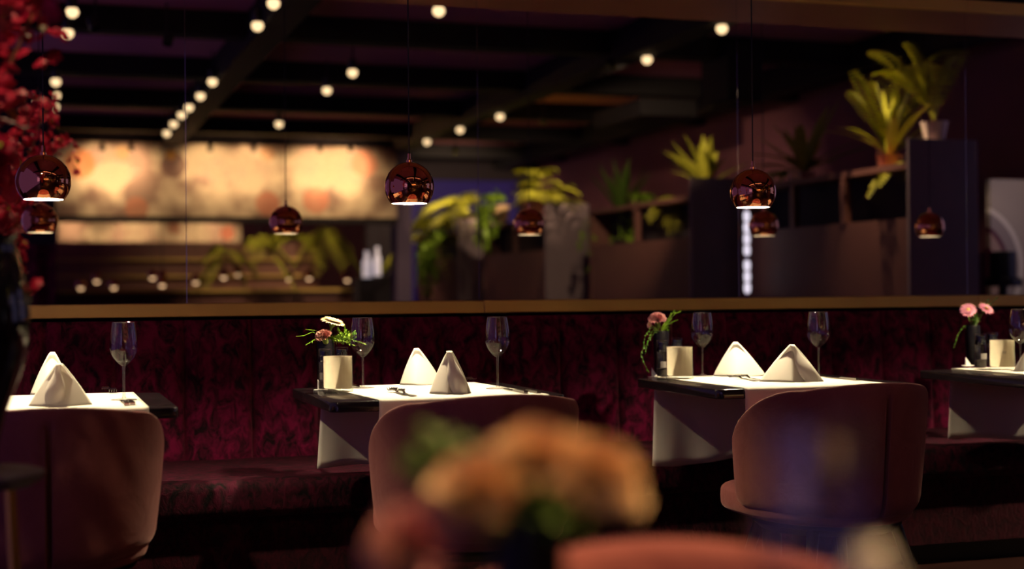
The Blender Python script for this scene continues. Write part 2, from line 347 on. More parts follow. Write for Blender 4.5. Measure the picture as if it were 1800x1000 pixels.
# ------------------------------------------------------------------ tables
TC = [.02, 1.137, 2.33, 3.46]; TY = -CD + 4.34
TL = ['black square table with chamfered corners behind the chair by the vase', 'black square table holding the open peach daisy and two napkins', 'black square table holding the salmon carnation and two napkins', 'black square table cut by the frame, holding two lilac daisies']
def make_table(label):
    e = empty('dining_table', (0, 0, 0), label, 'table', 'tables along the bench')
    hx, hy, c = .352, .32, .024
    def ring(o):
        pts = []
        for sx, sy in ((1, 1), (-1, 1), (-1, -1), (1, -1)):
            a = (sx * (hx - o), sy * (hy - c)); bb = (sx * (hx - c), sy * (hy - o)); cr = (sx * (hx - o), sy * (hy - o))
            seg = []
            for k in range(7):
                t = k / 6; q = [(1 - t) ** 2 * a[i] + 2 * t * (1 - t) * (cr[i] * .5 + (a[i] + bb[i]) * .25) + t * t * bb[i] for i in (0, 1)]; seg.append(tuple(q))
            if sx * sy < 0: seg = seg[::-1]
            pts += seg
        return pts
    m = MB(); lv = [(.004, .720), (0, .723), (0, .747), (.003, .75)]; vs = []; n = 28
    for o, z in lv: vs += [(x, y, z) for x, y in ring(o)]
    fs = [(j * n + k, j * n + (k + 1) % n, (j + 1) * n + (k + 1) % n, (j + 1) * n + k) for j in range(3) for k in range(n)] + [tuple(range(n))[::-1], tuple(range(3 * n, 4 * n))]
    m.add(vs, fs); m.build('tabletop', 'wood', e, smooth=50)
    MB().lathe([(.032, .03), (.032, .70), (.10, .72)], 24).build('pedestal', 'dark', e)
    MB().box(-.2, .2, -.2, .2, 0, .012).lathe([(.06, .012), (.034, .03)], 20).build('base_plate', 'dark', e, smooth=0)
    return e
tab = make_table(TL[0]); tab.location = (TC[0], TY, 0)
for i in (1, 2, 3): dup(tab, (TC[i], TY, 0), TL[i])
def runner(cx, label, dropf=.20, dropb=.255, hw=.255, off=0, skew=0):
    hy = .324; z = .7525; path = []
    n = 10
    for k in range(n + 1): path.append((-hy - .003, z - .014 - dropf * (1 - k / n)))
    for k in range(1, 5): a = R(90 * k / 4); path.append((-hy - .003 + .012 * (1 - math.cos(a)), z - .012 + .012 * math.sin(a)))
    for k in range(1, 12): path.append((-hy + .01 + (2 * hy - .02) * k / 12, z))
    for k in range(0, 5): a = R(90 - 90 * k / 4); path.append((hy + .003 - .012 * (1 - math.cos(a)), z - .012 + .012 * math.sin(a)))
    for k in range(1, n + 1): path.append((hy + .003, z - .014 - dropb * k / n))
    m = MB(); NU = 40
    def fn(u, v):
        i = min(int(v * (len(path) - 1)), len(path) - 2); t = v * (len(path) - 1) - i
        y = path[i][0] * (1 - t) + path[i + 1][0] * t; zz = path[i][1] * (1 - t) + path[i + 1][1] * t
        d = max(0, z - .02 - zz); x = (u - .5) * 2 * hw
        sg = 1 if y > 0 else -1
        y += sg * d * (.03 + .05 * math.sin(u * 9 + cx * 5) ** 2); x *= 1 + .12 * d * (1 + math.sin(cx * 7)) ; zz -= (.012 * math.sin(u * 5 + cx * 3)) * (d / .3)
        return (cx + off + x + skew * y, TY + y, zz)
    m.grid(fn, NU, len(path) - 1)
    o = m.build('table_runner', 'linen', origin=(cx, TY, .7525), solid=.0018, smooth=60)
    return tag(o, label, 'table runner', 'white runners on the tables')
runner(TC[0], 'white linen runner on the table beside the vase', off=.018)
runner(TC[1], 'white linen runner under the daisy table napkins, hanging towards the bench', off=.022, skew=-.06)
runner(TC[2], 'white linen runner on the carnation table, hanging at both ends', off=-.014, skew=-.02, dropb=.29)
runner(TC[3], 'white linen runner hanging from the table with lilac daisies', off=.055, dropb=.26)

# ------------------------------------------------------------------ chairs
def make_chair(label):
    e = empty('dining_chair', (0, 0, 0), label, 'chair', 'pink velvet tub chairs')   # origin under the seam of the back; chair faces +y
    A, B, TH = .275, .36, .05
    def prof(t):                # t in degrees
        a = abs(t)
        if a < 45: zt = .79 - .022 * (a / 45) ** 2
        else: zt = .768 - .145 * ((a - 45) / 47) ** 2.1
        return zt
    ts = [-92 + 3 * k for k in range(62)]; ts = [t for t in ts if abs(t) > 2.5] + [-2, -1.6, -1.2, -.8, 0, .8, 1.2, 1.6, 2, 92]
    ts = sorted(set(ts)); NP = 40; vs = []; fs = []
    for t in ts:
        zt = prof(t); zb = .405 - .0 * abs(t) / 90; endk = max(0, (abs(t) - 80) / 12); thk = TH * (1 - .0 * endk)
        if abs(t) > 80: q = 1 - math.sqrt(max(0, 1 - endk ** 2)); zt -= .035 * q; zb += .04 * q; thk = TH * (1 - .55 * q)
        for k in range(NP):
            th = 2 * math.pi * k / NP; cx_ = math.cos(th); sz = math.sin(th)
            pe = .16
            n_ = math.copysign(abs(cx_) ** .55, cx_) ; m_ = math.copysign(abs(sz) ** pe, sz)
            z = (zt + zb) / 2 + m_ * (zt - zb) / 2
            corner = max(0, (abs(m_) - .86) / .14)
            o = n_ * thk / 2
            s_ = .885 + .115 * min(1, max(0, (z - .40) / .33)) ** .8        # narrows toward the bottom
            if z < .46: s_ -= .05 * ((.46 - z) / .06) ** 2
            # groove
            if cx_ > 0 and z < .745:
                g = min(1, max(0, (1.95 - abs(t)) / .7)); o -= .034 * g * min(1, (.745 - z) / .02)
            tt = R(t); px = A * s_ * math.sin(tt); py = B * (1 - math.cos(tt)) + (1 - s_) * .30 * (1 - .55 * math.sin(abs(tt)))
            nx, ny = math.sin(tt) / A, -math.cos(tt) / B; l = math.hypot(nx, ny)
            vs.append((px + nx / l * o, py + ny / l * o, z))
    n = NP
    for j in range(len(ts) - 1):
        for k in range(n): fs.append((j * n + k, j * n + (k + 1) % n, (j + 1) * n + (k + 1) % n, (j + 1) * n + k))
    fs.append(tuple(range(n))[::-1]); fs.append(tuple((len(ts) - 1) * n + k for k in range(n)))
    m = MB(); m.add(vs, fs); m.build('backrest', 'pink', e, smooth=70)
    # piping along seam edges of the back
    for s in (-1, 1):
        pts = []
        for k in range(13):
            z = .74 - .33 * k / 12; s_ = .885 + .115 * min(1, max(0, (z - .40) / .33)) ** .8
            if z < .46: s_ -= .05 * ((.46 - z) / .06) ** 2
            pts.append((s * .0098, (1 - s_) * .30 - TH / 2 + .0025, z))
        MB().tube(pts, .0028, 6).build('piping', 'pink', e)
    # seat cushion, rounded square
    def se(u, v):
        a = u * 2 * math.pi; ca, sa = math.cos(a), math.sin(a); ex = .45
        if sa > 0: x = math.copysign(abs(ca) ** ex, ca) * .25; y = abs(sa) ** ex * .27
        else: x = math.copysign(abs(ca) ** .9, ca) * .25; y = -abs(sa) * .29
        b_ = v * math.pi - math.pi / 2; rr = abs(math.cos(b_)) ** .28; zz = math.copysign(abs(math.sin(b_)) ** .5, math.sin(b_))
        return (x * rr, .33 + y * rr, .42 + zz * .05)
    m = MB(); m.grid(se, 48, 18); m.build('seat', 'pink', e, smooth=80)
    MB().lathe([(.20, .345), (.22, .365)], 32, c=(0, .3, 0), cap0=True, cap1=True).build('seat_frame', 'dark', e)
    for sx in (-1, 1):
        for sy in (-1, 1):
            MB().tube([(sx * .14, .3 + sy * .15, .36), (sx * .225, .3 + sy * .235, 0)], [.018, .010], 12).build('leg', 'dark', e)
    return e
CL = ['pink velvet tub chair seen from behind beside the black vase', 'pink velvet tub chair at the table with the open daisy', 'pink velvet tub chair at the table with the salmon carnation, fully in view']
ch = make_chair(CL[0]); ch.location = (.032, -CD + 3.60, 0); ch.rotation_euler = (0, 0, R(0))
c2 = P(892, 700, 3.56); dup(ch, (c2.x, c2.y, 0), CL[1], rz=R(0))
c3 = P(1554, 700, 3.555); dup(ch, (c3.x, c3.y, 0), CL[2], rz=R(2))
c0 = PZ(1150, 940, 1.55); dup(ch, (c0.x, c0.y, 0), 'pink velvet chair back out of focus at the bottom edge of the view', rz=R(180 - 14))

# ------------------------------------------------------------------ tableware
def wine_glass(label, loc, sc=1.0, group='wine glasses on the tables'):
    e = empty('wine_glass', loc, label, 'wine glass', group); e.scale = (sc,) * 3
    bowl = [(.0045, .098), (.010, .101), (.020, .110), (.031, .124), (.0375, .140), (.0392, .152), (.0385, .170), (.0355, .195), (.0310, .222)]
    # smooth by catmull
    def cr(p, n=5):
        out = []
        for i in range(len(p) - 1):
            p0 = p[max(i - 1, 0)]; p1 = p[i]; p2 = p[i + 1]; p3 = p[min(i + 2, len(p) - 1)]
            for k in range(n):
                t = k / n
                out.append(tuple(.5 * (2 * p1[j] + (p2[j] - p0[j]) * t + (2 * p0[j] - 5 * p1[j] + 4 * p2[j] - p3[j]) * t * t + (3 * p1[j] - p0[j] - 3 * p2[j] + p3[j]) * t ** 3) for j in (0, 1)))
        return out + [p[-1]]
    bo = cr(bowl)
    inner = [(max(.0005, r - .0011), z + (.004 if z < .108 else 0)) for r, z in bo if z > .100][::-1]
    MB().lathe(bo + [(.0304, .2224)] + inner, 48).build('bowl', 'glass', e, smooth=60)
    MB().lathe([(.0305, .2218), (.0312, .2222), (.0312, .2228), (.0305, .2230), (.0300, .2224)], 48).build('rim', MAT_RIM, e)
    MB().lathe(cr([(.0062, .004), (.0040, .012), (.0034, .03), (.0034, .075), (.0045, .098)]), 20).build('stem', MAT_STEM, e, smooth=60)
    MB().lathe([(.0365, .0003), (.0372, .001), (.036, .0018), (.020, .0032), (.006, .006), (.0045, .010)], 48, cap0=True).build('foot', 'glass', e, smooth=60)
    return e
MAT_RIM = thin_glass('rim_glass', (1, 1, 1), .30, .6, 2); MAT_STEM = thin_glass('stem_glass', (.97, .97, .97), .14, .8, 1.5)
ZT = .7535
def g3(px, py, z=ZT): return G(px, py, z)
wine_glass('tall empty wine glass beside the napkins on the vase-side table', g3(218, 703), 1.0)
wine_glass('empty wine glass between the white candle tumbler and napkins, under the peach daisy', g3(638, 682))
wine_glass('empty wine glass on the daisy table beside a knife, before the bench', g3(875, 683))
wine_glass('empty wine glass next to the candle tumbler below the salmon carnation', g3(1235, 661))
wine_glass('empty wine glass behind the napkin on the carnation table, by the chair back', g3(1439, 661))
wine_glass('empty wine glass on the lilac daisy table at the picture edge', g3(1794, 652))

def napkin(label, base, h, wl, wr, dep, rz, fold=1, group='folded napkins on the tables'):
    e = bpy.data.objects.new('napkin', None)
    m = MB()
    # conical tent: apex, front wrapped panel, right rolled lip
    def fn(u, v):               # u: left base corner .. right base corner, across the front ridge
        k = (1 - v) ** .96; q = 2 * u - 1
        x = (-wl if q < 0 else wr) * abs(q) * k + .007 * q * v
        ridge = (1 - abs(q) ** 1.7) * (1 - .25 * fold * (q > 0))
        bow = .0025 * math.sin(math.pi * v) * abs(q)
        return (x - bow * (1 if q < 0 else -1), -dep * 1.15 * ridge * k + dep * .35, v * h + .004 * (1 - abs(q)) * (1 - v) * math.sin(6 * u))
    m.grid(fn, 28, 20)
    o = m.build('napkin', 'linen', solid=.0035, smooth=70)
    # back panel
    m = MB()
    def bk(u, v):
        k = (1 - v) ** .95; x = (-wl + (wl + wr) * u) * k * .93; y = .02 * k + dep * .25 * math.sin(math.pi * u) * k
        return (x + (.006 * (2 * u - 1)) * v, y + .002, v * h * .985)
    m.grid(bk, 14, 14); m.build('back_fold', 'linen', o, solid=.003, smooth=70)
    # rolled fold: a curved lip running from apex to the base
    if fold:
        m = MB()
        def lip(u, v):
            k = (1 - v) ** .95; a = R(150 + 190 * u); r_ = (.014 + .016 * math.sin(math.pi * min(1, v * 1.15 + .1))) * (1 - .55 * v)
            cx_ = fold * wr * .66 * k; cy_ = -dep * .62 * k
            return (cx_ + r_ * math.cos(a) * 1.1, cy_ + dep * .22 * k + r_ * math.sin(a) * .7 - .004, .002 + v * h * .99)
        m.grid(lip, 12, 16); m.build('rolled_fold', 'linen', o, solid=.0022, smooth=70)
    o.location = base; o.rotation_euler = (0, 0, rz); o['category'] = 'napkin'; o['label'] = label; o['group'] = group
    return o
# vase table
napkin('white napkin cone folded with a front pleat, before its taller twin on the vase-side table', g3(104, 713), .114, .082, .085, .05, R(-8), fold=-.15)
napkin('taller white napkin cone behind the pleated one, on the vase-side table', g3(92, 693), .128, .065, .06, .045, R(-5), 0)
# daisy table
napkin('white napkin cone nearer the bench on the daisy table', g3(733, 676), .118, .055, .085, .045, R(-12), 0)
napkin('white napkin cone with an open rolled edge, by the chair on the daisy table', g3(790, 692), .126, .062, .062, .045, R(-25), .9)
# carnation table
napkin('broad white napkin tent nearer the bench on the carnation table', g3(1294, 661), .118, .078, .105, .05, R(-22), 0)
napkin('broad white napkin tent with a piped edge, by the chair on the carnation table', g3(1393, 671), .120, .105, .10, .05, R(-27), .95)
napkin('white napkin partly cut by the frame behind the last glass', g3(1824, 653), .115, .08, .08, .05, R(-27), 0)

def fork(label, loc, rz, group='forks on the runners'):
    m = MB()
    def zc(t): return .0035 + .011 * math.exp(-((t - .72) / .10) ** 2) + (.010 * max(0, (t - .88) / .12))
    L = .195; pts = []
    prof = [(0, .009), (.05, .0095), (.15, .0075), (.35, .0035), (.55, .003), (.66, .0045), (.72, .0105), (.80, .0125), (.82, .0125)]
    vs = []; fs = []
    for (t, w) in prof:
        vs += [(-w, t * L, zc(t)), (w, t * L, zc(t)), (w, t * L, zc(t) + .0022), (-w, t * L, zc(t) + .0022)]
    for i in range(len(prof) - 1):
        o = i * 4
        for k in range(4): fs.append((o + k, o + (k + 1) % 4, o + 4 + (k + 1) % 4, o + 4 + k))
    fs += [(3, 2, 1, 0)]; m.add(vs, fs)
    for k in range(4):
        x = -.0105 + .007 * k
        m.tube([(x, .81 * L, zc(.81) + .001), (x, .90 * L, zc(.90) + .001), (x, L, zc(1) + .001)], [.0018, .0014, .0008], 6)
    o = m.build('fork', 'steel', smooth=50); o.location = loc; o.rotation_euler = (0, 0, rz)
    return tag(o, label, 'fork', group)
def knife(label, loc, rz, group='knives on the runners'):
    m = MB(); L = .215; prof = [(0, .008, .0035), (.1, .0085, .0035), (.3, .0068, .0032), (.46, .006, .003), (.5, .0095, .0012), (.8, .0105, .001), (.93, .0075, .0008), (1, .001, .0006)]
    vs = []; fs = []
    for t, w, h in prof: vs += [(-w, t * L, .003 - 0), (w * .6, t * L, .003), (w * .6, t * L, .003 + 2 * h), (-w, t * L, .003 + 2 * h)]
    for i in range(len(prof) - 1):
        o = i * 4
        for k in range(4): fs.append((o + k, o + (k + 1) % 4, o + 4 + (k + 1) % 4, o + 4 + k))
    fs += [(3, 2, 1, 0), tuple(range(len(vs) - 4, len(vs)))]; m.add(vs, fs)
    o = m.build('knife', 'steel', smooth=50); o.location = loc; o.rotation_euler = (0, 0, rz)
    return tag(o, label, 'knife', group)
def at_tip(px, py, L, rz):      # loc so that the tip (local +y) lies at the pixel
    p = g3(px, py); return (p.x + L * math.sin(rz), p.y - L * math.cos(rz), ZT - .0015)
fork('outer steel fork of the pair by the chair on the daisy table', at_tip(686, 688, .195, 0), 0)
fork('inner steel fork of the pair by the chair on the daisy table', at_tip(699, 690, .195, 0), 0)
fork('steel fork turned towards the chair beside the rolled napkin on the daisy table', at_tip(832, 672, .195, R(180)), R(180))
fork('outer steel fork between black table edge and napkin on the carnation table', at_tip(1283, 665, .195, 0), 0)
fork('inner steel fork touching the napkin on the carnation table', at_tip(1297, 664, .195, 0), 0)
fork('steel fork behind the glass foot, farther from the glass, on the vase-side table', at_tip(187, 690, .195, R(180)), R(180))
fork('steel fork nearest the glass stem on the vase-side table', at_tip(199, 692, .195, R(180)), R(180))
knife('steel knife beside the glass foot on the daisy table', at_tip(886, 684, .215, 0), 0)
knife('second steel knife outside the first, at the runner edge of the daisy table', at_tip(908, 684, .215, 0), 0)
knife('steel knife behind the chair back on the carnation table', at_tip(1449, 663, .215, 0), 0)
knife('steel knife behind the candle tumbler on the daisy table, its tip at the glass foot', at_tip(631, 681, .215, R(180)), R(180))
knife('inner steel knife in front of the glass foot on the vase-side table', at_tip(216, 704, .215, 0), 0)
knife('outer steel knife at the runner edge on the vase-side table', at_tip(226, 703, .215, 0), 0)

def candle(label, loc, logo=False):
    e = empty('candle_tumbler', loc, label, 'candle holder', 'white candle tumblers'); r = .0465; h = .112
    MB().lathe([(.0005, .0), (r - .004, 0), (r, .004), (r, h), (r - .0012, h + .001), (r - .0024, h), (r - .0024, .013), (.0005, .011)], 48).build('glass_tumbler', 'tglass', e, smooth=50)
    MB().lathe([(.0005, .0145), (r - .006, .0145), (r - .0032, .018), (r - .0032, h - .001)], 48).build('white_liner', 'frost', e, smooth=50)
    if logo:
        m = MB(); rr = r + .0004
        def q(a0, a1, z0, z1):
            vs = [(rr * math.cos(R(a)), rr * math.sin(R(a)), z) for a in (a0, (a0 + a1) / 2, a1) for z in (z0, z1)]
            m.add(vs, [(0, 2, 3, 1), (2, 4, 5, 3)])
        c = -115
        q(c - 8, c - 7, .062, .074); q(c - 3, c - 2, .062, .074); q(c - 8, c - 2, .0675, .0685); q(c + 1, c + 2, .062, .074)
        for k in range(4): q(c + 2 + k, c + 3.2 + k, .068 + .0015 * k, .0695 + .0015 * k); q(c + 2 + k, c + 3.2 + k, .0675 - .0015 * k, .069 - .0015 * k)
        m.build('printed_logo', 'label', e)
    return e
candle('white frosted candle tumbler under the open peach daisy', G(594, 690, .75))
candle('white frosted candle tumbler below the salmon carnation', G(1195, 667, .75))
candle('greyish translucent candle tumbler with small logo on the lilac daisy table', G(1762, 651, .75), True)

def grinder(label, loc, turn=0):
    e = empty('spice_grinder', loc, label, 'grinder', 'glass spice grinders'); e.rotation_euler = (0, 0, turn)
    MB().lathe([(.0005, 0), (.019, 0), (.0215, .003), (.0215, .088), (.019, .093)], 36).build('glass_jar', 'tglass', e, smooth=50)
    MB().lathe([(.0005, .008), (.0195, .008), (.0195, .032), (.0005, .034)], 28).build('peppercorns', 'pepper', e, smooth=50)
    MB().lathe([(.0195, .090), (.020, .100), (.0195, .108), (.0005, .109)], 36).build('black_cap', 'gblack', e, smooth=50)
    MB().lathe([(.0205, .100), (.0218, .106), (.0218, .126), (.020, .131), (.0175, .132), (.017, .129), (.0005, .128)], 36).build('clear_collar', 'tglass', e, smooth=50)
    MB().lathe([(.0165, .104), (.0165, .124), (.0005, .125)], 28).build('grinder_head', 'gblack', e, smooth=50)
    # label band with a dark round mark facing the room
    rr = .0219; m = MB(); vs = []; n = 16
    for k in range(n + 1):
        a = R(-165 + 150 * k / n); vs += [(rr * math.cos(a), rr * math.sin(a), .036), (rr * math.cos(a), rr * math.sin(a), .058)]
    m.add(vs, [(2 * k, 2 * k + 2, 2 * k + 3, 2 * k + 1) for k in range(n)]); lb = m.build('paper_label', 'label', e, smooth=50)
    m = MB(); rr2 = .0222; vs = [(rr2 * math.cos(R(-70)), rr2 * math.sin(R(-70)), .047)]
    for k in range(16):
        a = 2 * math.pi * k / 16; da = .0075 * math.cos(a) / rr2; vs.append((rr2 * math.cos(R(-70) + da), rr2 * math.sin(R(-70) + da), .047 + .0075 * math.sin(a)))
    m.add(vs, [(0, k + 1, (k + 1) % 16 + 1) for k in range(16)]); m.build('round_mark', 'gblack', lb)
    return e
grinder('glass spice grinder standing at the outer side of the daisy-table candle', G(572, 687, .75), .2)
grinder('glass spice grinder behind the candle on the daisy table', G(601, 682, .75), .4)
grinder('glass spice grinder with round label mark in front of the carnation vase', G(1165, 664, .75), .55)
grinder('glass spice grinder hidden halfway behind the candle under the carnation', G(1190, 657, .75), .4)
grinder('glass spice grinder with round label mark in front of the lilac daisy vase', G(1724, 648, .75), .75)
grinder('glass spice grinder behind the greyish candle on the last table', G(1745, 644, .75), .5)

def vase(label, loc):
    o = MB().lathe([(.0005, 0), (.026, 0), (.028, .003), (.028, .150), (.026, .156), (.0235, .156), (.0235, .02), (.0005, .02)], 36).build('bud_vase', 'sblack', smooth=50)
    o.location = loc; return tag(o, label, 'vase', 'black bud vases')
v2 = G(573, 681, .75); v3 = G(1163, 656, .75); v4 = G(1711, 641, .75)
vase('small black vase holding the open daisy and dusky carnation', v2)
vase('small black vase holding the salmon carnation', v3)
vase('small black vase holding two lilac daisies', v4)
def packet(label, loc, rz):
    m = MB(); m.add([(0, 0, 0), (.022, 0, 0), (0, .002, .034), (.0, .012, 0), (.022, .012, 0), (0, .010, .034)], [(0, 1, 2), (5, 4, 3), (0, 2, 5, 3), (1, 4, 5, 2), (0, 3, 4, 1)])
    m.box(-.012, .03, -.012, .02, 0, .0018)
    o = m.build('paper_card', 'paper', smooth=0); o.location = loc; o.rotation_euler = (0, 0, rz); return tag(o, label, 'card', 'small folded cards')
packet('small pointed white card at the foot of the carnation vase', G(1146, 663, .7505), -.3)
packet('small pointed white card at the foot of the lilac daisy vase', G(1698, 643, .7505), -.35)
packet('small white card at the table edge beside the daisy-table grinder', G(558, 686, .7505), -.3)

# ------------------------------------------------------------------ flowers
rnd = random.Random(4)
def orient(o, loc, nrm, spin=0):
    q = Vector(nrm).normalized().to_track_quat('Z', 'Y'); o.location = loc; o.rotation_mode = 'QUATERNION'; o.rotation_quaternion = q
def carnation(label, loc, nrm, r, m, stem_to, name='carnation', group=None, seed=1, n=90):
    rn = random.Random(seed); mb = MB()
    for i in range(n):
        t = (i + .5) / n; el = R(86 - 80 * t); az = i * 2.39996; d = Vector((math.cos(az) * math.cos(el), math.sin(az) * math.cos(el), math.sin(el) * .85))
        L = r * (.75 + .3 * rn.random()); w = r * .52; side = d.cross(Vector((0, 0, 1)))
        if side.length < .05: side = Vector((1, 0, 0))
        side.normalize(); nn = side.cross(d); vs = []; K = 6
        for a in range(4):
            ta = (.15, .5, .82, 1)[a]
            for k in range(K + 1):
                s = k / K - .5; ruff = .12 * r * math.sin(k * 2.6 + i) * ta * ta
                vs.append(d * L * ta * (1 - .25 * s * s * ta) + side * s * w * 2 * ta * .8 + nn * ruff + Vector((0, 0, -.15 * r)))
        mb.add(vs, [(a * (K + 1) + k, a * (K + 1) + k + 1, (a + 1) * (K + 1) + k + 1, (a + 1) * (K + 1) + k) for a in range(3) for k in range(K)])
    o = mb.build(name, m, smooth=0); orient(o, loc, nrm)
    c = MB().lathe([(r * .12, -r * 1.1), (r * .30, -r * .85), (r * .34, -r * .35), (r * .5, -r * .05)], 14).build('calyx', 'stem', o, smooth=60)
    if stem_to is not None: stem(o, loc, nrm, r, stem_to)
    return tag(o, label, 'flower', group)
def stem(o, loc, nrm, r, to):
    n = Vector(nrm).normalized(); a = Vector(loc) - n * r * 1.0; b = Vector(to); pts = []
    for k in range(9):
        t = k / 8; c1 = a - n * r * 1.2; pts.append(a * (1 - t) ** 2 + c1 * 2 * t * (1 - t) + b * t * t)
    q = Vector(nrm).normalized().to_track_quat('Z', 'Y'); inv = (Matrix.Translation(Vector(loc)) @ q.to_matrix().to_4x4()).inverted()
    MB().tube([inv @ p for p in pts], .0018, 6).build('stem', 'stem', o)
def daisy(label, loc, nrm, r, m, stem_to, group=None, rows=2, n=26, cup=.18):
    mb = MB()
    for row in range(rows):
        for i in range(n):
            az = 2 * math.pi * (i + .5 * row) / n + .03 * math.sin(i * 7); k = 1 - .28 * row
            d = Vector((math.cos(az), math.sin(az), cup + .28 * row + .05 * math.sin(i * 3.3)))
            mb.leaf(d * r * .15, d, (0, 0, 1), r * .88 * k, r * .24, droop=.12, n=4, fold=.15)
    o = mb.build('daisy', m, smooth=60); orient(o, loc, nrm)
    MB().lathe([(r * .30, .02 * r), (r * .26, r * .18), (r * .12, r * .24), (.0004, r * .25)], 16).build('flower_centre', 'disc', o, smooth=60)
    MB().lathe([(r * .05, -r * .75), (r * .10, -r * .45), (r * .32, -r * .12), (r * .34, r * .04)], 16).build('calyx', 'stem', o, smooth=60)
    if stem_to is not None: stem(o, loc, nrm, r * .7, stem_to)
    return tag(o, label, 'flower', group)
def sprig(label, paths, m='green', bushy=1.0, leafw=.0012, seed=3, name='fern_sprig', nl=26, ll=.014):
    rn = random.Random(seed); mb = MB()
    for pts in paths:
        pts = [Vector(p) for p in pts]; L = []
        for i in range(len(pts) - 1):
            for k in range(6): L.append(pts[i].lerp(pts[i + 1], k / 6))
        L.append(pts[-1]); mb.tube(L, .0008, 5)
        for i in range(nl):
            t = (i + 1) / (nl + 1); f = t * (len(L) - 1); j = int(f); p = L[j].lerp(L[min(j + 1, len(L) - 1)], f - j)
            ax = (L[min(j + 1, len(L) - 1)] - L[max(0, j - 1)]).normalized()
            for s in range(3):
                d = (ax * .9 + Vector((rn.uniform(-1, 1), rn.uniform(-1, 1), rn.uniform(-.9, .9))) * bushy).normalized()
                mb.leaf(p, d, (0, 0, 1), ll * rn.uniform(.6, 1.2) * (1.15 - .7 * t), leafw * rn.uniform(.8, 1.4), n=3)
    return tag(mb.build(name, m, smooth=0, origin=pts[0] if False else None), label, 'foliage', 'greenery in the bud vases')
top2 = v2 + Vector((0, 0, .152)); top3 = v3 + Vector((0, 0, .152)); top4 = v4 + Vector((0, 0, .152))
y2 = v2.y + CD; y3 = v3.y + CD; y4 = v4.y + CD
toc = lambda p: (CAM - p).normalized()
def Vn(r, u, t): return RT * r + UP * u - fw0 * t
daisy('open pale peach daisy, topmost flower above the frosted candle', P(585, 566, y2 - .01), Vn(.30, 1, .12), .043, 'petal_peach', top2 + Vector((.004, 0, -.02)), n=30, cup=.10)
carnation('dusky pink carnation leaning beside the peach daisy', P(568, 591, y2 - .03), Vn(-.35, .9, .4), .029, 'petal_old', top2 + Vector((-.005, 0, -.02)), seed=2)
def fluff(cx, cy, rx, ry, yd, n, seed):
    rn = random.Random(seed); out = []; c = P(cx, cy + ry, yd)
    for i in range(n):
        a = rn.uniform(0, 2 * math.pi); q = rn.random() ** .5; e = P(cx + rx * q * math.cos(a), cy + ry * q * math.sin(a), yd + rn.uniform(-.03, .03)); out.append([top_, c.lerp(e, .5) + Vector((0, 0, .004)), e])
    return out
top_ = top2
sprig('bright green asparagus fern tuft under the peach daisy', fluff(606, 588, 22, 16, y2 - .02, 26, 5) + [[top2, P(605, 592, y2 - .04), P(645, 606, y2 - .05)], [top2, P(560, 592, y2 - .03), P(537, 607, y2 - .04)], [top2, P(595, 596, y2 - .04), P(625, 608, y2 - .05)]], bushy=1.0, nl=22, ll=.012, leafw=.0016)
sprig('thin buds reaching sideways from the daisy vase', [[top2, P(556, 581, y2), P(537, 579, y2)], [top2, P(550, 583, y2), P(534, 590, y2), P(520, 591, y2)]], 'green', .25, .0018, 7, 'bud_sprig', 8, .006)
carnation('salmon pink carnation standing up in the black vase before the brass ledge', P(1155, 561, y3 - .01), Vn(-.15, 1, .35), .034, 'petal_pink', top3 + Vector((0, 0, -.02)), seed=5)
daisy('small pink blossom drooping below the salmon carnation', P(1142, 571, y3 - .02), Vn(-.8, .2, .5), .015, 'petal_pink', top3 + Vector((0, 0, -.02)), n=12)
sprig('narrow green leaves leaning from the carnation towards the glass', [[top3, P(1166, 573, y3), P(1186, 552, y3), P(1197, 548, y3)], [top3, P(1170, 572, y3), P(1192, 562, y3)], [top3, P(1172, 565, y3), P(1187, 545, y3)], [top3, P(1170, 572, y3), P(1181, 559, y3)], [top3, P(1172, 575, y3), P(1174, 583, y3)]], 'green', .5, .0028, 8, 'leaf_sprig', 16, .020)
sprig('long green sprig trailing down beside the carnation vase', [[top3, P(1145, 575, y3 - .02), P(1134, 590, y3 - .03), P(1131, 612, y3 - .03)], [top3, P(1150, 585, y3 - .02), P(1136, 605, y3 - .03), P(1126, 622, y3 - .03), P(1133, 640, y3 - .03), P(1141, 655, y3 - .03)], [top3, P(1148, 580, y3 - .02), P(1139, 600, y3 - .03), P(1134, 622, y3 - .03)]], 'dgreen', .5, .0036, 9, 'trailing_sprig', 10, .016)
daisy('lilac pink daisy facing out, the one nearer the carnation table', P(1702, 545, y4 - .02), Vn(-.25, .6, .8), .034, 'petal_lilac', top4 + Vector((0, 0, -.02)), n=20, rows=3)
daisy('lilac pink daisy nearer the last wine glass', P(1733, 543, y4 - .01), Vn(.3, .75, .6), .034, 'petal_lilac', top4 + Vector((0, 0, -.02)), n=20, rows=3)
top_ = top4
sprig('dark leaves under the lilac daisies', fluff(1716, 560, 10, 9, y4, 12, 6) + [[top4, P(1735, 540, y4), P(1755, 522, y4)], [top4, P(1730, 540, y4), P(1738, 526, y4)]], 'dgreen', .8, .004, 11, 'leaf_sprig', 10, .015)
sprig('curved sprig hanging from the lilac daisy vase', [[top4, P(1695, 573, y4), P(1684, 588, y4 - .01), P(1676, 612, y4 - .02)]], 'dgreen', .3, .003, 12, 'trailing_sprig', 8, .010)

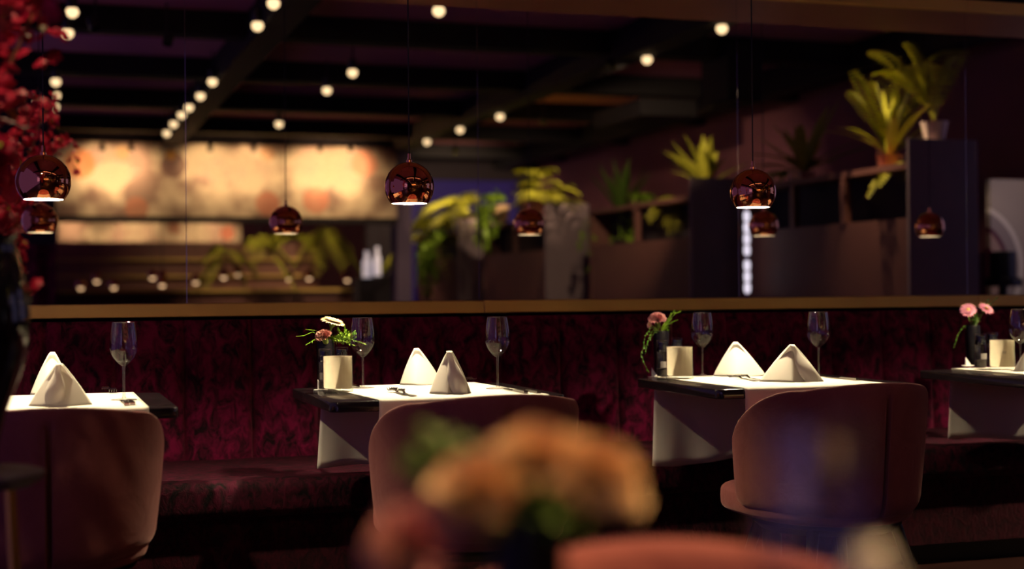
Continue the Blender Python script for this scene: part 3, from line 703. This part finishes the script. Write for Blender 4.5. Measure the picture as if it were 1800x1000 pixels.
# ------------------------------------------------------------------ big vase, stool, red blossoms
V = Vector((-.118, -CD + 2.90, 0)); zs = .73
stl = empty('side_table', (V.x, V.y, 0), 'round grey topped side table with brass legs under the black vase', 'side table')
MB().lathe([(.0005, zs - .03), (.115, zs - .03), (.135, zs - .018), (.138, zs - .006), (.12, zs), (.0005, zs)], 48).build('table_top', 'greyt', stl, smooth=50)
for k in range(4):
    a = R(45 + 90 * k); MB().tube([(.105 * math.cos(a), .105 * math.sin(a), zs - .03), (.15 * math.cos(a), .15 * math.sin(a), 0)], .009, 12).build('leg', 'gold', stl)
vz = [(.0005, 0), (.048, 0), (.052, .006), (.056, .05), (.070, .11), (.092, .17), (.108, .22), (.113, .26), (.112, .30), (.104, .35), (.092, .40), (.086, .425), (.094, .44), (.088, .44), (.080, .42), (.085, .30)]
fv = MB().lathe(vz, 64).build('floor_vase', 'gblack', smooth=60); fv.location = (V.x, V.y, zs); tag(fv, 'large glossy black vase of red blossom on the round side table', 'vase')
fv.name = 'blossom_vase'
VT = Vector((V.x, V.y, zs + .44))
def blossom_branch(label, pts, n, spread, seed, size=.02):
    rn = random.Random(seed); e = empty('blossom_branch', pts[0], label, 'flowering branch', 'red branches in the black vase')
    pts = [Vector(p) for p in pts]; L = []
    for i in range(len(pts) - 1):
        for k in range(8):
            t = k / 8; L.append(pts[i].lerp(pts[i + 1], t))
    L.append(pts[-1]); o0 = pts[0]
    MB().tube([p - o0 for p in L], .0035, 6).build('twig', 'rstem', e)
    mb = MB(); lf = MB()
    for i in range(n):
        t = .25 + .75 * rn.random(); p = L[int(t * (len(L) - 1))] + Vector([rn.gauss(0, spread) for _ in range(3)]) - o0
        for j in range(3):
            c = p + Vector([rn.gauss(0, .012) for _ in range(3)]); s = size * rn.uniform(.6, 1.15); ax = Vector([rn.gauss(0, 1) for _ in range(3)]).normalized()
            a = ax.orthogonal().normalized(); bb = ax.cross(a)
            for k in range(6):
                an = k * math.pi / 3; d = (a * math.cos(an) + bb * math.sin(an) + ax * .45).normalized(); mb.leaf(c, d, ax, s, s * .85, n=3, fold=.25)
        if i % 6 == 0:
            d = Vector([rn.gauss(0, 1) for _ in range(3)]).normalized(); lf.leaf(p, d, (0, 0, 1), .045, .018, n=4)
    mb.build('blossoms', 'petal_red', e, smooth=60); lf.build('leaves', 'ygreen', e, smooth=60)
    return e
def at(px, py, yd): return P(px, py, yd)
TP = [((-.02, .0, .45), 'red blossom branch rising straight from the black vase'), ((-.16, .03, .50), 'red blossom branch leaning away from the mirror seam'),
      ((.20, .02, .60), 'red blossom branch arching over the vase-side table'), ((.06, .05, .68), 'tallest red blossom branch above the black vase'), ((.15, .09, .78), 'red blossom branch with a high tip reflected in the mirror')]
for i, (d, lb) in enumerate(TP):
    e_ = VT + Vector(d) * 1.0; m_ = VT + Vector((d[0] * .35, d[1] * .35, d[2] * .5))
    blossom_branch(lb, [VT + Vector((0, 0, -.2)), VT, m_, e_, e_ + Vector((d[0] * .4, d[1] * .3, .12))], 70, .045, 20 + i)

tp_ = PZ(62, 45, 2.25)
blossom_branch('large blurred red blossoms at the top corner, nearest the camera', [VT + Vector((0, 0, -.2)), VT, VT + Vector((.0, -.1, .35)), tp_ + Vector((-.16, 0, .04)), tp_ + Vector((-.03, 0, .02))], 46, .028, 40, .026)
# ------------------------------------------------------------------ close table at the bottom of the view
T0 = PZ(1150, 1000, 1.02)
t0 = dup(tab, (T0.x, T0.y - .22, 0), 'black square table below the frame carrying the blurred flowers and glass'); t0.name = 'dining_table'
wine_glass('blurred wine glass close to the camera in front of the carnation-table chair', Vector((*PZ(1432, 760, .90).xy, .7505)), group='close tableware')
napkin('blurred folded napkin at the bottom edge close to the camera', Vector((*PZ(1545, 950, .86).xy, .7505)), .152, .065, .065, .05, R(-15), 0, group='close tableware')
vc = PZ(930, 950, 1.10); vc.z = .75
vase('small black vase of peach flowers close to the camera', vc)
vt = vc + Vector((0, 0, .15))
carnation('blurred peach carnation close to the camera, lower bloom above the daisy-table chair', PZ(835, 870, 1.06), Vn(-.4, .8, .5), .040, 'petal_peach', vt, seed=8, group='close flowers')
carnation('blurred orange peach carnation close to the camera, central bloom', PZ(945, 815, 1.08), Vn(0, 1, .5), .040, 'petal_peach', vt, seed=9, group='close flowers')
carnation('blurred peach carnation close to the camera, bloom nearest the carnation table', PZ(1050, 845, 1.08), Vn(.4, .8, .5), .040, 'petal_peach', vt, seed=10, group='close flowers')
carnation('dim dusky carnation low beside the close peach flowers', PZ(715, 965, 1.05), Vn(-.4, .6, .7), .036, 'petal_old', vt, seed=12, group='close flowers')
top_ = vt
def zfl(cx, cy, rx, ry, z, n, seed):
    rn = random.Random(seed); return [[vt, PZ(cx + rx * rn.uniform(-1, 1), cy + ry * rn.uniform(-1, 1), z + rn.uniform(-.03, .03))] for i in range(n)]
o = sprig('blurred green leaves beside the close peach flowers', zfl(760, 790, 60, 40, 1.12, 10, 3) + zfl(980, 910, 40, 20, 1.02, 6, 4), 'dgreen', .8, .009, 14, 'leaf_sprig', 12, .030)
o['group'] = 'close flowers'

# ------------------------------------------------------------------ the room seen in the mirror: planters, plants, mural, spots
def planter(label, w0, w1, posts):
    y0, y1 = -(w0 - CD), -(w1 - CD); e = empty('planter_divider', (5.5, (y0 + y1) / 2, 0), label, 'room divider', 'tall planter dividers'); c = (y0 + y1) / 2
    a, d = -.25, .26
    MB().box(a, d, y0 - c - .03, y0 - c, 0, 2.0).build('end_panel', 'greyp', e, smooth=0, bevel=.004)
    MB().box(a, d, y1 - c, y1 - c + .03, 0, 1.85).build('back_end_panel', 'brownp', e, smooth=0)
    MB().box(a + .01, d - .01, y1 - c + .03, y0 - c - .03, 0, 1.50).build('lower_cabinet', 'brownp', e, smooth=0)
    MB().box(a, d, y1 - c + .03, y0 - c - .03, 1.81, 1.85).build('plant_board', 'brownp', e, smooth=0)
    MB().box(a + .22, a + .26, y1 - c + .03, y0 - c - .03, 1.5, 1.81).build('rear_panel', 'walld', e, smooth=0)
    for q in posts: MB().box(a, a + .05, y0 - c - q - .03, y0 - c - q + .03, 1.5, 1.81).build('post', 'brownp', e, smooth=0)
    return e
planter('tall planter divider with grey end panel nearest the bench, carrying the bright fern', 7.95, 10.25, (.8, 1.5))
planter('second planter divider from the bench carrying a sword plant', 11.16, 13.5, (1.2,))
planter('third planter divider from the bench carrying the yellow-green palm', 14.82, 17.1, (1.1,))
planter('last planter divider from the bench beside the lilac pillar', 18.2, 20.4, (1.1,))
def pot(name, x, y, z, r, h, m):
    return MB().lathe([(.0005, 0), (r * .75, 0), (r, h), (r * 1.05, h + .01), (r * .9, h + .01), (r * .85, h * .85), (.0005, h * .85)], 24, c=(0, 0, 0)).build(name, m, smooth=50)
def sword(n, L, w, seed, el=(30, 88), droop=.35):
    rn = random.Random(seed); mb = MB()
    for i in range(n):
        az = rn.uniform(0, 2 * math.pi); e = R(rn.uniform(*el)); d = Vector((math.cos(az) * math.cos(e), math.sin(az) * math.cos(e), math.sin(e)))
        mb.leaf((0, 0, 0), d, (0, 0, 1), L * rn.uniform(.65, 1.1), w * rn.uniform(.8, 1.2), droop=droop * rn.uniform(.2, 1), n=9, fold=.3)
    return mb
def frond(mb, a, d, L, seed, w=.10, droop=.6, n=16):
    rn = random.Random(seed); d = Vector(d).normalized(); side = d.cross(Vector((0, 0, 1)))
    if side.length < .05: side = Vector((1, 0, 0))
    side.normalize(); pts = [Vector(a) + d * L * k / n + Vector((0, 0, -droop * L * (k / n) ** 2)) for k in range(n + 1)]
    mb.tube(pts, .004, 5)
    for k in range(3, n + 1):
        ww = w * math.sin(math.pi * (k - 2) / (n - .5)) ** .7 + .02
        ax = (pts[k] - pts[k - 1]).normalized()
        for s in (-1, 1): mb.leaf(pts[k], side * s + ax * .35, (0, 0, 1), ww, L * .055, droop=.25, n=3)
def fern(n, L, seed, el=(10, 80), w=.10, droop=.7):
    rn = random.Random(seed); mb = MB()
    for i in range(n):
        az = rn.uniform(0, 2 * math.pi); e = R(rn.uniform(*el)); frond(mb, (0, 0, 0), (math.cos(az) * math.cos(e), math.sin(az) * math.cos(e), math.sin(e)), L * rn.uniform(.7, 1.1), seed + i, w, droop)
    return mb
def trail(n, L, seed, w=.06, rad=.1):
    rn = random.Random(seed); mb = MB()
    for i in range(n):
        az = rn.uniform(0, 2 * math.pi); p = Vector((rad * math.cos(az) * rn.random(), rad * math.sin(az) * rn.random(), .06)); l = L * rn.uniform(.5, 1); pts = []
        d = Vector((-.16 - .1 * rn.random(), .25 * rn.uniform(-1, 1), 0))
        for k in range(9):
            t = k / 8; pts.append(p + d * min(1, t * 2.5) * .9 + Vector((0, 0, .08 * math.sin(min(1, t * 2.5) * math.pi) - max(0, t - .25) * l)))
        mb.tube(pts, .003, 5)
        for k in range(1, 9):
            for s in range(2): mb.leaf(pts[k], (rn.uniform(-1, 1), rn.uniform(-1, 1), rn.uniform(-1, .2)), (0, 0, 1), w * rn.uniform(.7, 1.3), w * .6, droop=.3, n=3)
    return mb
def plant(name, mb, m, px, py, w, label, cat, z=None, potr=0, poth=.12, potm='terracotta', group='plants on the dividers'):
    p = Q(px, py, w)
    if z is not None: p.z = z
    e = empty(name, p, label, cat, group)
    o = mb.build('foliage', m, e, smooth=60); o.location = (0, 0, poth if potr else 0)
    if potr: pot('pot', 0, 0, 0, potr, poth, potm).parent = e
    return e
# A: near divider
def shifted(mb, off, other):
    other.add([v + Vector(off) for v in mb.v], mb.f, 0); return other
m = sword(22, .62, .055, 2, (35, 88)); shifted(fern(7, .85, 31, (60, 85), .12, .25), (.0, .0, .05), m)
plant('sword_leaf_fern', m, 'ygreen', 1562, 290, 8.45, 'bright yellow-green plant of sword leaves and fern fronds beside the grey panel', 'plant', z=1.85, potr=.09, poth=.08)
plant('tall_fern', fern(10, 1.0, 41, (55, 88), .16, .45), 'ygreen', 1640, 240, 8.05, 'tall fern with red-brown stalks in a white pot on top of the grey panel', 'plant', z=2.0, potr=.085, poth=.11, potm='whitepot')
plant('boston_fern', fern(12, .30, 47, (-5, 60), .05, .9), 'ygreen', 1600, 275, 8.25, 'low feathery fern against the grey end panel', 'plant', z=1.85)
plant('sword_plant', sword(20, .62, .075, 5, (25, 80)), 'ygreen', 1410, 270, 10.0, 'dim sword-leaved plant behind the bright fern, near the third pendant', 'plant', z=1.85, potr=.09, poth=.10)
plant('trailing_ivy', trail(12, .55, 8), 'green', 1400, 300, 10.2, 'trailing ivy hanging over the opening behind the third pendant', 'plant', z=1.85)
q = Q(1545, 290, 8.6); 
for i, (px, w, h, r_) in enumerate(((1545, 8.75, .17, .022), (1395, 9.9, .10, .05))):
    q = Q(px, 290, w); o = MB().lathe([(.0005, 0), (r_, 0), (r_, h), (r_ * .9, h + .005), (.0005, h + .005)], 20).build('pillar_candle', 'petal_peach', smooth=50); o.location = (q.x, q.y, 1.85)
    tag(o, ['slim cream candle beside the bright fern on the planter', 'short peach candle beside the dim sword plant'][i], 'candle')
# B
plant('sword_plant', sword(20, .55, .08, 6, (25, 85), .25), 'ygreen', 1240, 305, 11.5, 'sword-leaved plant standing on the second divider in the mirror', 'plant', z=1.85, potr=.10, poth=.10)
plant('trailing_fern', fern(12, .35, 61, (-10, 60), .07, .9), 'ygreen', 1190, 320, 12.0, 'yellow-green fern spilling over the second divider', 'plant', z=1.86)
plant('trailing_ivy', trail(16, .75, 9, .07), 'green', 1140, 330, 13.0, 'trailing vine hanging down the second divider', 'plant', z=1.85)
plant('dark_sword_plant', sword(16, .6, .07, 7, (50, 88), .1), 'dgreen', 1090, 350, 13.9, 'dark upright plant in the cream pot between the dividers', 'plant', z=1.55, potr=.14, poth=.28, potm='whitepot')
MB_ = MB().box(-.17, .17, -.17, .17, -1.55, 0); o = MB_.build('plant_stand', 'brownp', smooth=0); q = Q(1090, 350, 13.9); o.location = (q.x, q.y, 1.55)
tag(o, 'brown plant stand carrying the cream pot', 'plant stand')
plant('trailing_ivy', trail(10, .6, 10, .07), 'green', 1075, 350, 13.6, 'green vine hanging below the cream pot', 'plant', z=1.68)
# C
plant('parlour_palm', fern(12, .85, 71, (25, 85), .16, .6), 'ygreen', 935, 350, 15.2, 'yellow-green palm in a clay pot above the second reflected pendant', 'plant', z=1.85, potr=.13, poth=.2)
plant('boston_fern', fern(14, .7, 77, (10, 85), .14, .6), 'ygreen', 975, 350, 16.6, 'tall dim palm behind the yellow-green one', 'plant', z=2.05)
plant('trailing_ivy', trail(12, .8, 13, .09), 'green', 880, 380, 16.2, 'vine hanging over the third divider', 'plant', z=1.85, potr=.10, poth=.2, potm='petal_peach')
# D
plant('bushy_fern', fern(20, .95, 81, (5, 85), .2, .7), 'ygreen', 815, 370, 18.6, 'large bushy yellow-green plant on the last divider beside the pillar', 'plant', z=1.9, potr=.12, poth=.12)
plant('bushy_fern', fern(16, .8, 87, (-10, 80), .2, .9), 'ygreen', 770, 380, 19.4, 'second bushy plant spilling over the last divider', 'plant', z=1.85)
plant('trailing_ivy', trail(16, 1.0, 15, .1), 'green', 775, 400, 18.9, 'vine trailing down the end of the last divider', 'plant', z=1.75)

# mural bulkhead and lower board
def mz(px, py, w): p = Q(px, py, w); return (p.x, p.z)
W1 = 18.0; a = Q(97, 247, W1); c = Q(697, 384, W1)
discs = []
for px, py, rp, col in ((140, 288, 26, (.45, .14, .05)), (305, 290, 22, (.12, .05, .05)), (640, 288, 24, (.42, .16, .10)), (555, 352, 24, (.45, .16, .10)), (470, 358, 22, (.40, .14, .09)), (240, 366, 20, (.35, .13, .08)), (215, 268, 12, (.5, .3, .16)), (300, 272, 9, (.5, .22, .04)), (470, 270, 14, (.35, .18, .1))):
    x, z = mz(px, py, W1); discs.append((x, z, rp * 17.5 / F, col))
mural = MB().box(a.x, c.x, -W1 + CD - .12, -W1 + CD, c.z, a.z).build('mural_board', mural_mat('mural_paint', discs), smooth=0)
tag(mural, 'long cream mural board with rust discs lit by spots, high on the far wall', 'mural')
st(MB().box(a.x, c.x, -W1 + CD - .5, -W1 + CD - .121, c.z, 3.1).build('wall_bulkhead', 'walld', smooth=0))
st(MB().box(-1.9, a.x, -W1 + CD - .5, -W1 + CD, 0, 3.1).build('wall_pier', 'walld', smooth=0))
sh = MB().box(a.x, c.x, -W1 + CD - .14, -W1 + CD + .06, c.z - .07, c.z).build('mural_shelf', 'walld', smooth=0); tag(sh, 'dark shelf edge running under the mural board', 'shelf')
W2 = 24.5; a2 = Q(102, 388, W2); c2_ = Q(425, 447, W2)
mural2 = MB().box(a2.x, c2_.x, -W2 + CD - .1, -W2 + CD, c2_.z, a2.z).build('mural_board', mural_mat('mural_paint_low', [(*mz(305, 400, W2), .1, (.35, .13, .08)), (*mz(400, 410, W2), .12, (.4, .1, .06))]), smooth=0)
tag(mural2, 'short lower cream board lit by small spots beyond the mural opening', 'mural')
def washer(px, py, w, e, label_i, off=.26, zoff=.10):
    p = Q(px, py, w); p.y += off; p.z += zoff
    t = empty('wash_light', p, 'small warm spotlight washing the cream mural board', 'spotlight', 'spotlights washing the murals')
    MB().lathe([(.03, .0), (.03, .10), (.0005, .10)], 16).build('lamp_head', 'dark', t)
    MB().tube([(0, 0, .09), (0, 0, max(.12, 3.1 - p.z))], .008, 6).build('rod', 'dark', t)
    l = bpy.data.lights.new('wash', 'SPOT'); l.energy = e; l.color = (1, .72, .36); l.spot_size = R(150); l.spot_blend = 1; l.shadow_soft_size = .05
    o = bpy.data.objects.new('wash_source', l); COL.objects.link(o); o.location = p + Vector((0, 0, -.02))
    tgt = Vector((p.x, -w + CD, p.z - zoff - .08)); o.rotation_euler = (tgt - o.location).to_track_quat('-Z', 'Y').to_euler()
for px in (178, 228, 365, 440, 555, 608): washer(px, 285, W1, 42 if px < 540 else 60, 0)
for px in (125, 215, 245, 355, 380): washer(px, 402, W2, 22, 0, .3, .10)
# far room: counter, shelves, bottles and pendants beyond the opening
cn = empty('bar_counter', (Q(300, 500, 21).x, -15.0, 0), 'long brown bar counter far beyond the opening under the mural', 'counter')
MB().box(-2.2, 2.6, -.4, .4, 0, 1.08).build('body', 'brownp', cn, smooth=0)
MB().box(-2.3, 2.7, -.45, .45, 1.08, 1.12).build('worktop', 'brass', cn, smooth=0)
bs = empty('back_shelf', (Q(280, 500, 24).x, -18.6, 0), 'brown back shelf unit behind the far counter', 'shelf')
MB().box(-2.4, 2.6, -.05, 0, 0, 1.9).build('back_panel', 'soffit', bs, smooth=0)
for z in (1.1, 1.33, 1.6): MB().box(-2.4, 2.6, 0, .25, z, z + .03).build('shelf_board', 'brass', bs, smooth=0)
far = [(170, 490, 23), (142, 502, 23), (200, 501, 22), (268, 484, 22), (284, 484, 24), (285, 497, 21.3), (344, 492, 23), (393, 483, 22), (418, 478, 22.5), (508, 486, 24), (543, 485, 23), (610, 488, 24)]
pf = None
for i, (px, py, w) in enumerate(far):
    p = Q(px, py + 4, min(w, 22.8))
    if pf is None:
        pf = empty('far_pendant', p, 'small copper pendant glowing far beyond the opening', 'lamp', 'far copper pendants')
        MB().lathe([(.055, 0), (.075, .03), (.075, .06), (.055, .11), (.0005, .13)], 20).build('lamp_shade', 'copper', pf, smooth=60)
        MB().lathe([(.0005, .004), (.054, .004)], 20).build('diffuser', emit('far_glow', (1, .62, .30), 2.6), pf)
        MB().lathe([(.0005, -.035), (.03, -.025), (.04, 0), (.03, .02)], 16).build('bulb', emit('far_bulb', (1, .60, .30), 2.0), pf)
        MB().tube([(0, 0, .12), (0, 0, 1.7)], .003, 5).build('cord', 'cord', pf)
    else: dup(pf, p)
for i, (px, py, w, sz) in enumerate(((455, 430, 20, .55), (520, 420, 20.5, .6), (575, 415, 20, .5), (395, 445, 21, .5))):
    plant('hanging_fern', fern(10, sz, 91 + i, (-30, 70), .14, .9), 'ygreen', px, py, w, ['hanging fern beyond the opening beside the first seam', 'hanging fern beyond the opening behind the small pendant', 'hanging fern beyond the opening near the pillar', 'small hanging fern at the far counter'][i], 'plant', group='hanging plants beyond the opening')
    p = Q(px, py, w); e_ = [o for o in bpy.data.objects if o.name.startswith('hanging_fern')][-1]; MB().tube([(0, 0, 0), (0, 0, 3.1 - p.z)], .004, 5).build('hanger', 'dark', e_)
# glass carafes, their sparkle put in as weak emission, and the chrome column of lights
def carafe(px, py, w, h, r_, label):
    p = Q(px, py, w); o = MB().lathe([(.0005, 0), (r_, 0), (r_, h * .6), (r_ * .45, h * .78), (r_ * .55, h), (.0005, h)], 20).build('glass_carafe', mat('glowing_carafe', (.8, .78, .85), .2, emis=(.75, .7, .85), estr=.35), smooth=50)  # emission stands in for light caught by the glass
    o.location = p; tag(o, label, 'carafe', 'glowing carafes beyond the opening')
carafe(645, 488, 19.6, .36, .065, 'pale glass carafe with added glow beyond the opening, the shorter one'); carafe(663, 485, 19.6, .40, .05, 'pale glass carafe with added glow beyond the opening, the taller one')
bsd = q_box('bar_cart', 630, 690, 489, 540, 19.6, .4, 'walld', 'dark bar cart carrying the two pale carafes', 'cart'); 
p_t = Q(1304, 362, 9.9); p_b = Q(1312, 516, 9.9)
cr_ = empty('light_column', (p_b.x, p_b.y, 0), 'slim bright column of stacked white lights seen behind the third pendant', 'lamp')
MB().lathe([(.12, 0), (.12, .02), (.03, .03), (.02, p_b.z - .02)], 20, cap0=True).build('stand', 'dark', cr_)
zz = p_b.z; k = 0
while zz < p_t.z:
    hgt = .085 if k % 5 != 3 else .03
    if k % 5 != 3: MB().lathe([(.0005, zz), (.020, zz + .008), (.026, zz + hgt * .5), (.020, zz + hgt - .008), (.0005, zz + hgt)], 14).build('lamp_shade', 'strip', cr_, smooth=60)
    zz += hgt; k += 1
MB().tube([(0, 0, p_b.z - .02), (0, 0, zz)], .006, 8).build('rod', 'steel', cr_)
# striped graphic and stools at the far right of the mirror
gp = MB(); wg = 9.0; ga = Q(1738, 315, wg); gb = Q(1990, 462, wg)
gp.box(ga.x, 7.18, ga.y - .05, ga.y, 0.9, ga.z)
def stripes():
    m = bpy.data.materials.new('striped_graphic'); m.use_nodes = True; N, L = nt(m); b = N['Principled BSDF']; b.inputs['Roughness'].default_value = .7
    tc = N.new('ShaderNodeTexCoord'); mp = N.new('ShaderNodeMapping'); mp.inputs['Scale'].default_value = (1, 0, 1); L.new(tc.outputs['Object'], mp.inputs[0])
    d = N.new('ShaderNodeVectorMath'); d.operation = 'DISTANCE'; q = Q(1700, 470, wg); d.inputs[1].default_value = (q.x, 0, q.z); L.new(mp.outputs[0], d.inputs[0])
    r = N.new('ShaderNodeValToRGB'); cr = r.color_ramp; cr.interpolation = 'CONSTANT'
    cols = [(0, (.60, .36, .34)), (0.186, (.16, .02, .08)), (0.236, (.40, .28, .30)), (0.310, (.12, .03, .08)), (0.347, (.34, .30, .36)), (0.434, (.75, .72, .80)), (0.471, (.42, .38, .42))]
    cr.elements[0].position = 0; cr.elements[0].color = (*cols[0][1], 1); cr.elements[1].position = cols[1][0]; cr.elements[1].color = (*cols[1][1], 1)
    for p_, c_ in cols[2:]: el = cr.elements.new(p_); el.color = (*c_, 1)
    L.new(d.outputs['Value'], r.inputs[0]); L.new(r.outputs[0], b.inputs['Base Color']); return m
tag(gp.build('wall_graphic', stripes(), smooth=0), 'pale wall graphic with curved burgundy stripes past the grey panel', 'wall graphic')
for i, px in enumerate((1760, 1850)):
    p = Q(px, 462, wg - .45); e = empty('bar_stool', (p.x, p.y, 0), ['black bar stool nearer the grey panel before the striped graphic', 'black bar stool farther from the grey panel before the striped graphic'][i], 'stool', 'black stools by the graphic')
    MB().lathe([(.0005, 1.06), (.13, 1.06), (.13, 1.11), (.09, 1.13), (.09, 1.30), (.0005, 1.31)], 20).build('seat', 'dark', e, smooth=50)
    MB().tube([(0, 0, .02), (0, 0, 1.06)], .03, 10).build('post', 'dark', e); MB().lathe([(.2, 0), (.2, .02)], 20, cap0=True, cap1=True).build('base', 'dark', e)

# ceiling spots seen in the mirror
sp = [(119, 60), (127, 23), (98, 145), (98, 169), (96, 189), (91, 207), (373, 145), (352, 170), (332, 190), (319, 203), (305, 219), (293, 235), (452, 47), (480, 8), (619, 129), (574, 160), (490, 219), (770, 21), (808, 229), (878, 206), (750, 250), (1136, 106), (1267, 52)]
ps = None
for (px, py) in sp:
    p = QH(px, py, 2.83)
    if ps is None:
        ps = empty('ceiling_spotlight', p, 'small round warm spotlight under the dark ceiling', 'spotlight', 'ceiling spotlights seen in the mirror')
        MB().lathe([(.030, .026), (.034, .03), (.034, .11), (.0005, .11)], 20).build('housing', 'dark', ps, smooth=50)
        MB().lathe([(.0005, -.034), (.016, -.031), (.030, -.020), (.039, -.004), (.039, .010), (.031, .026)], 16).build('lens', 'spotl', ps, smooth=50)
        MB().tube([(0, 0, .09), (0, 0, .27)], .008, 6).build('mount', 'dark', ps)
    else: dup(ps, p)
# beams of spots on plants and the close table; the rest are added fill
def lamp_spot(loc, tgt, e, size, label, col=WARM, blend=.7):
    h = empty('ceiling_spotlight', loc, label, 'spotlight', 'aimed ceiling spotlights')
    d = (Vector(tgt) - Vector(loc)).normalized(); q = (-d).to_track_quat('Z', 'Y').to_matrix().to_4x4()
    a_ = MB().lathe([(.034, -.0), (.036, .01), (.036, .09), (.0005, .09)], 20).build('housing', 'dark', h, smooth=50); a_.matrix_local = q
    MB().tube([(0, 0, .05), (0, 0, 3.10 - loc[2])], .008, 6).build('mount', 'dark', h)
    spot('spot_source', Vector(loc) + d * .005, tgt, e, col, size, blend, .03)
lamp_spot((5.0, -2.9, 2.80), Q(1570, 230, 8.4), 150, 70, 'ceiling spotlight aimed at the bright fern')
lamp_spot((4.3, -5.0, 2.80), Q(1150, 320, 12.4), 170, 60, 'ceiling spotlight aimed at the second divider')
lamp_spot((6.3, -1.9, 2.80), (6.95, -3.46, 1.2), 45, 42, 'added fill spotlight aimed at the striped graphic')  # added to brighten the graphic
lamp_spot((5.0, -8.6, 2.80), Q(935, 320, 15.2), 200, 70, 'ceiling spotlight aimed at the palm')
lamp_spot((5.0, -11.9, 2.80), Q(800, 340, 18.6), 300, 70, 'ceiling spotlight aimed at the last divider')
lamp_spot((2.4, -13.4, 2.80), Q(520, 430, 20.3), 160, 110, 'added fill spotlight aimed at the hanging ferns')  # added to lift the far room beyond the opening
lamp_spot((.9, -4.9, 2.80), (T0.x, T0.y + .1, .85), 280, 36, 'ceiling spotlight above the close table', (1, .62, .28))
lamp_spot((.4, -4.4, 2.80), (1.0, -3.6, .8), 3, 60, 'added fill spotlight above the aisle', (1, .62, .5))  # added fill for the chair backs
lamp_spot((-.3, -3.7, 2.80), (VT.x, VT.y, 1.75), 60, 40, 'added fill spotlight aimed at the red blossoms')  # added lamp to bring up the reds
lamp_spot((.3, -1.2, 2.95), (VT.x + .05, VT.y, 1.75), 50, 34, 'added fill spotlight between bench and blossoms')  # second added lamp on the blossoms, from the bench side
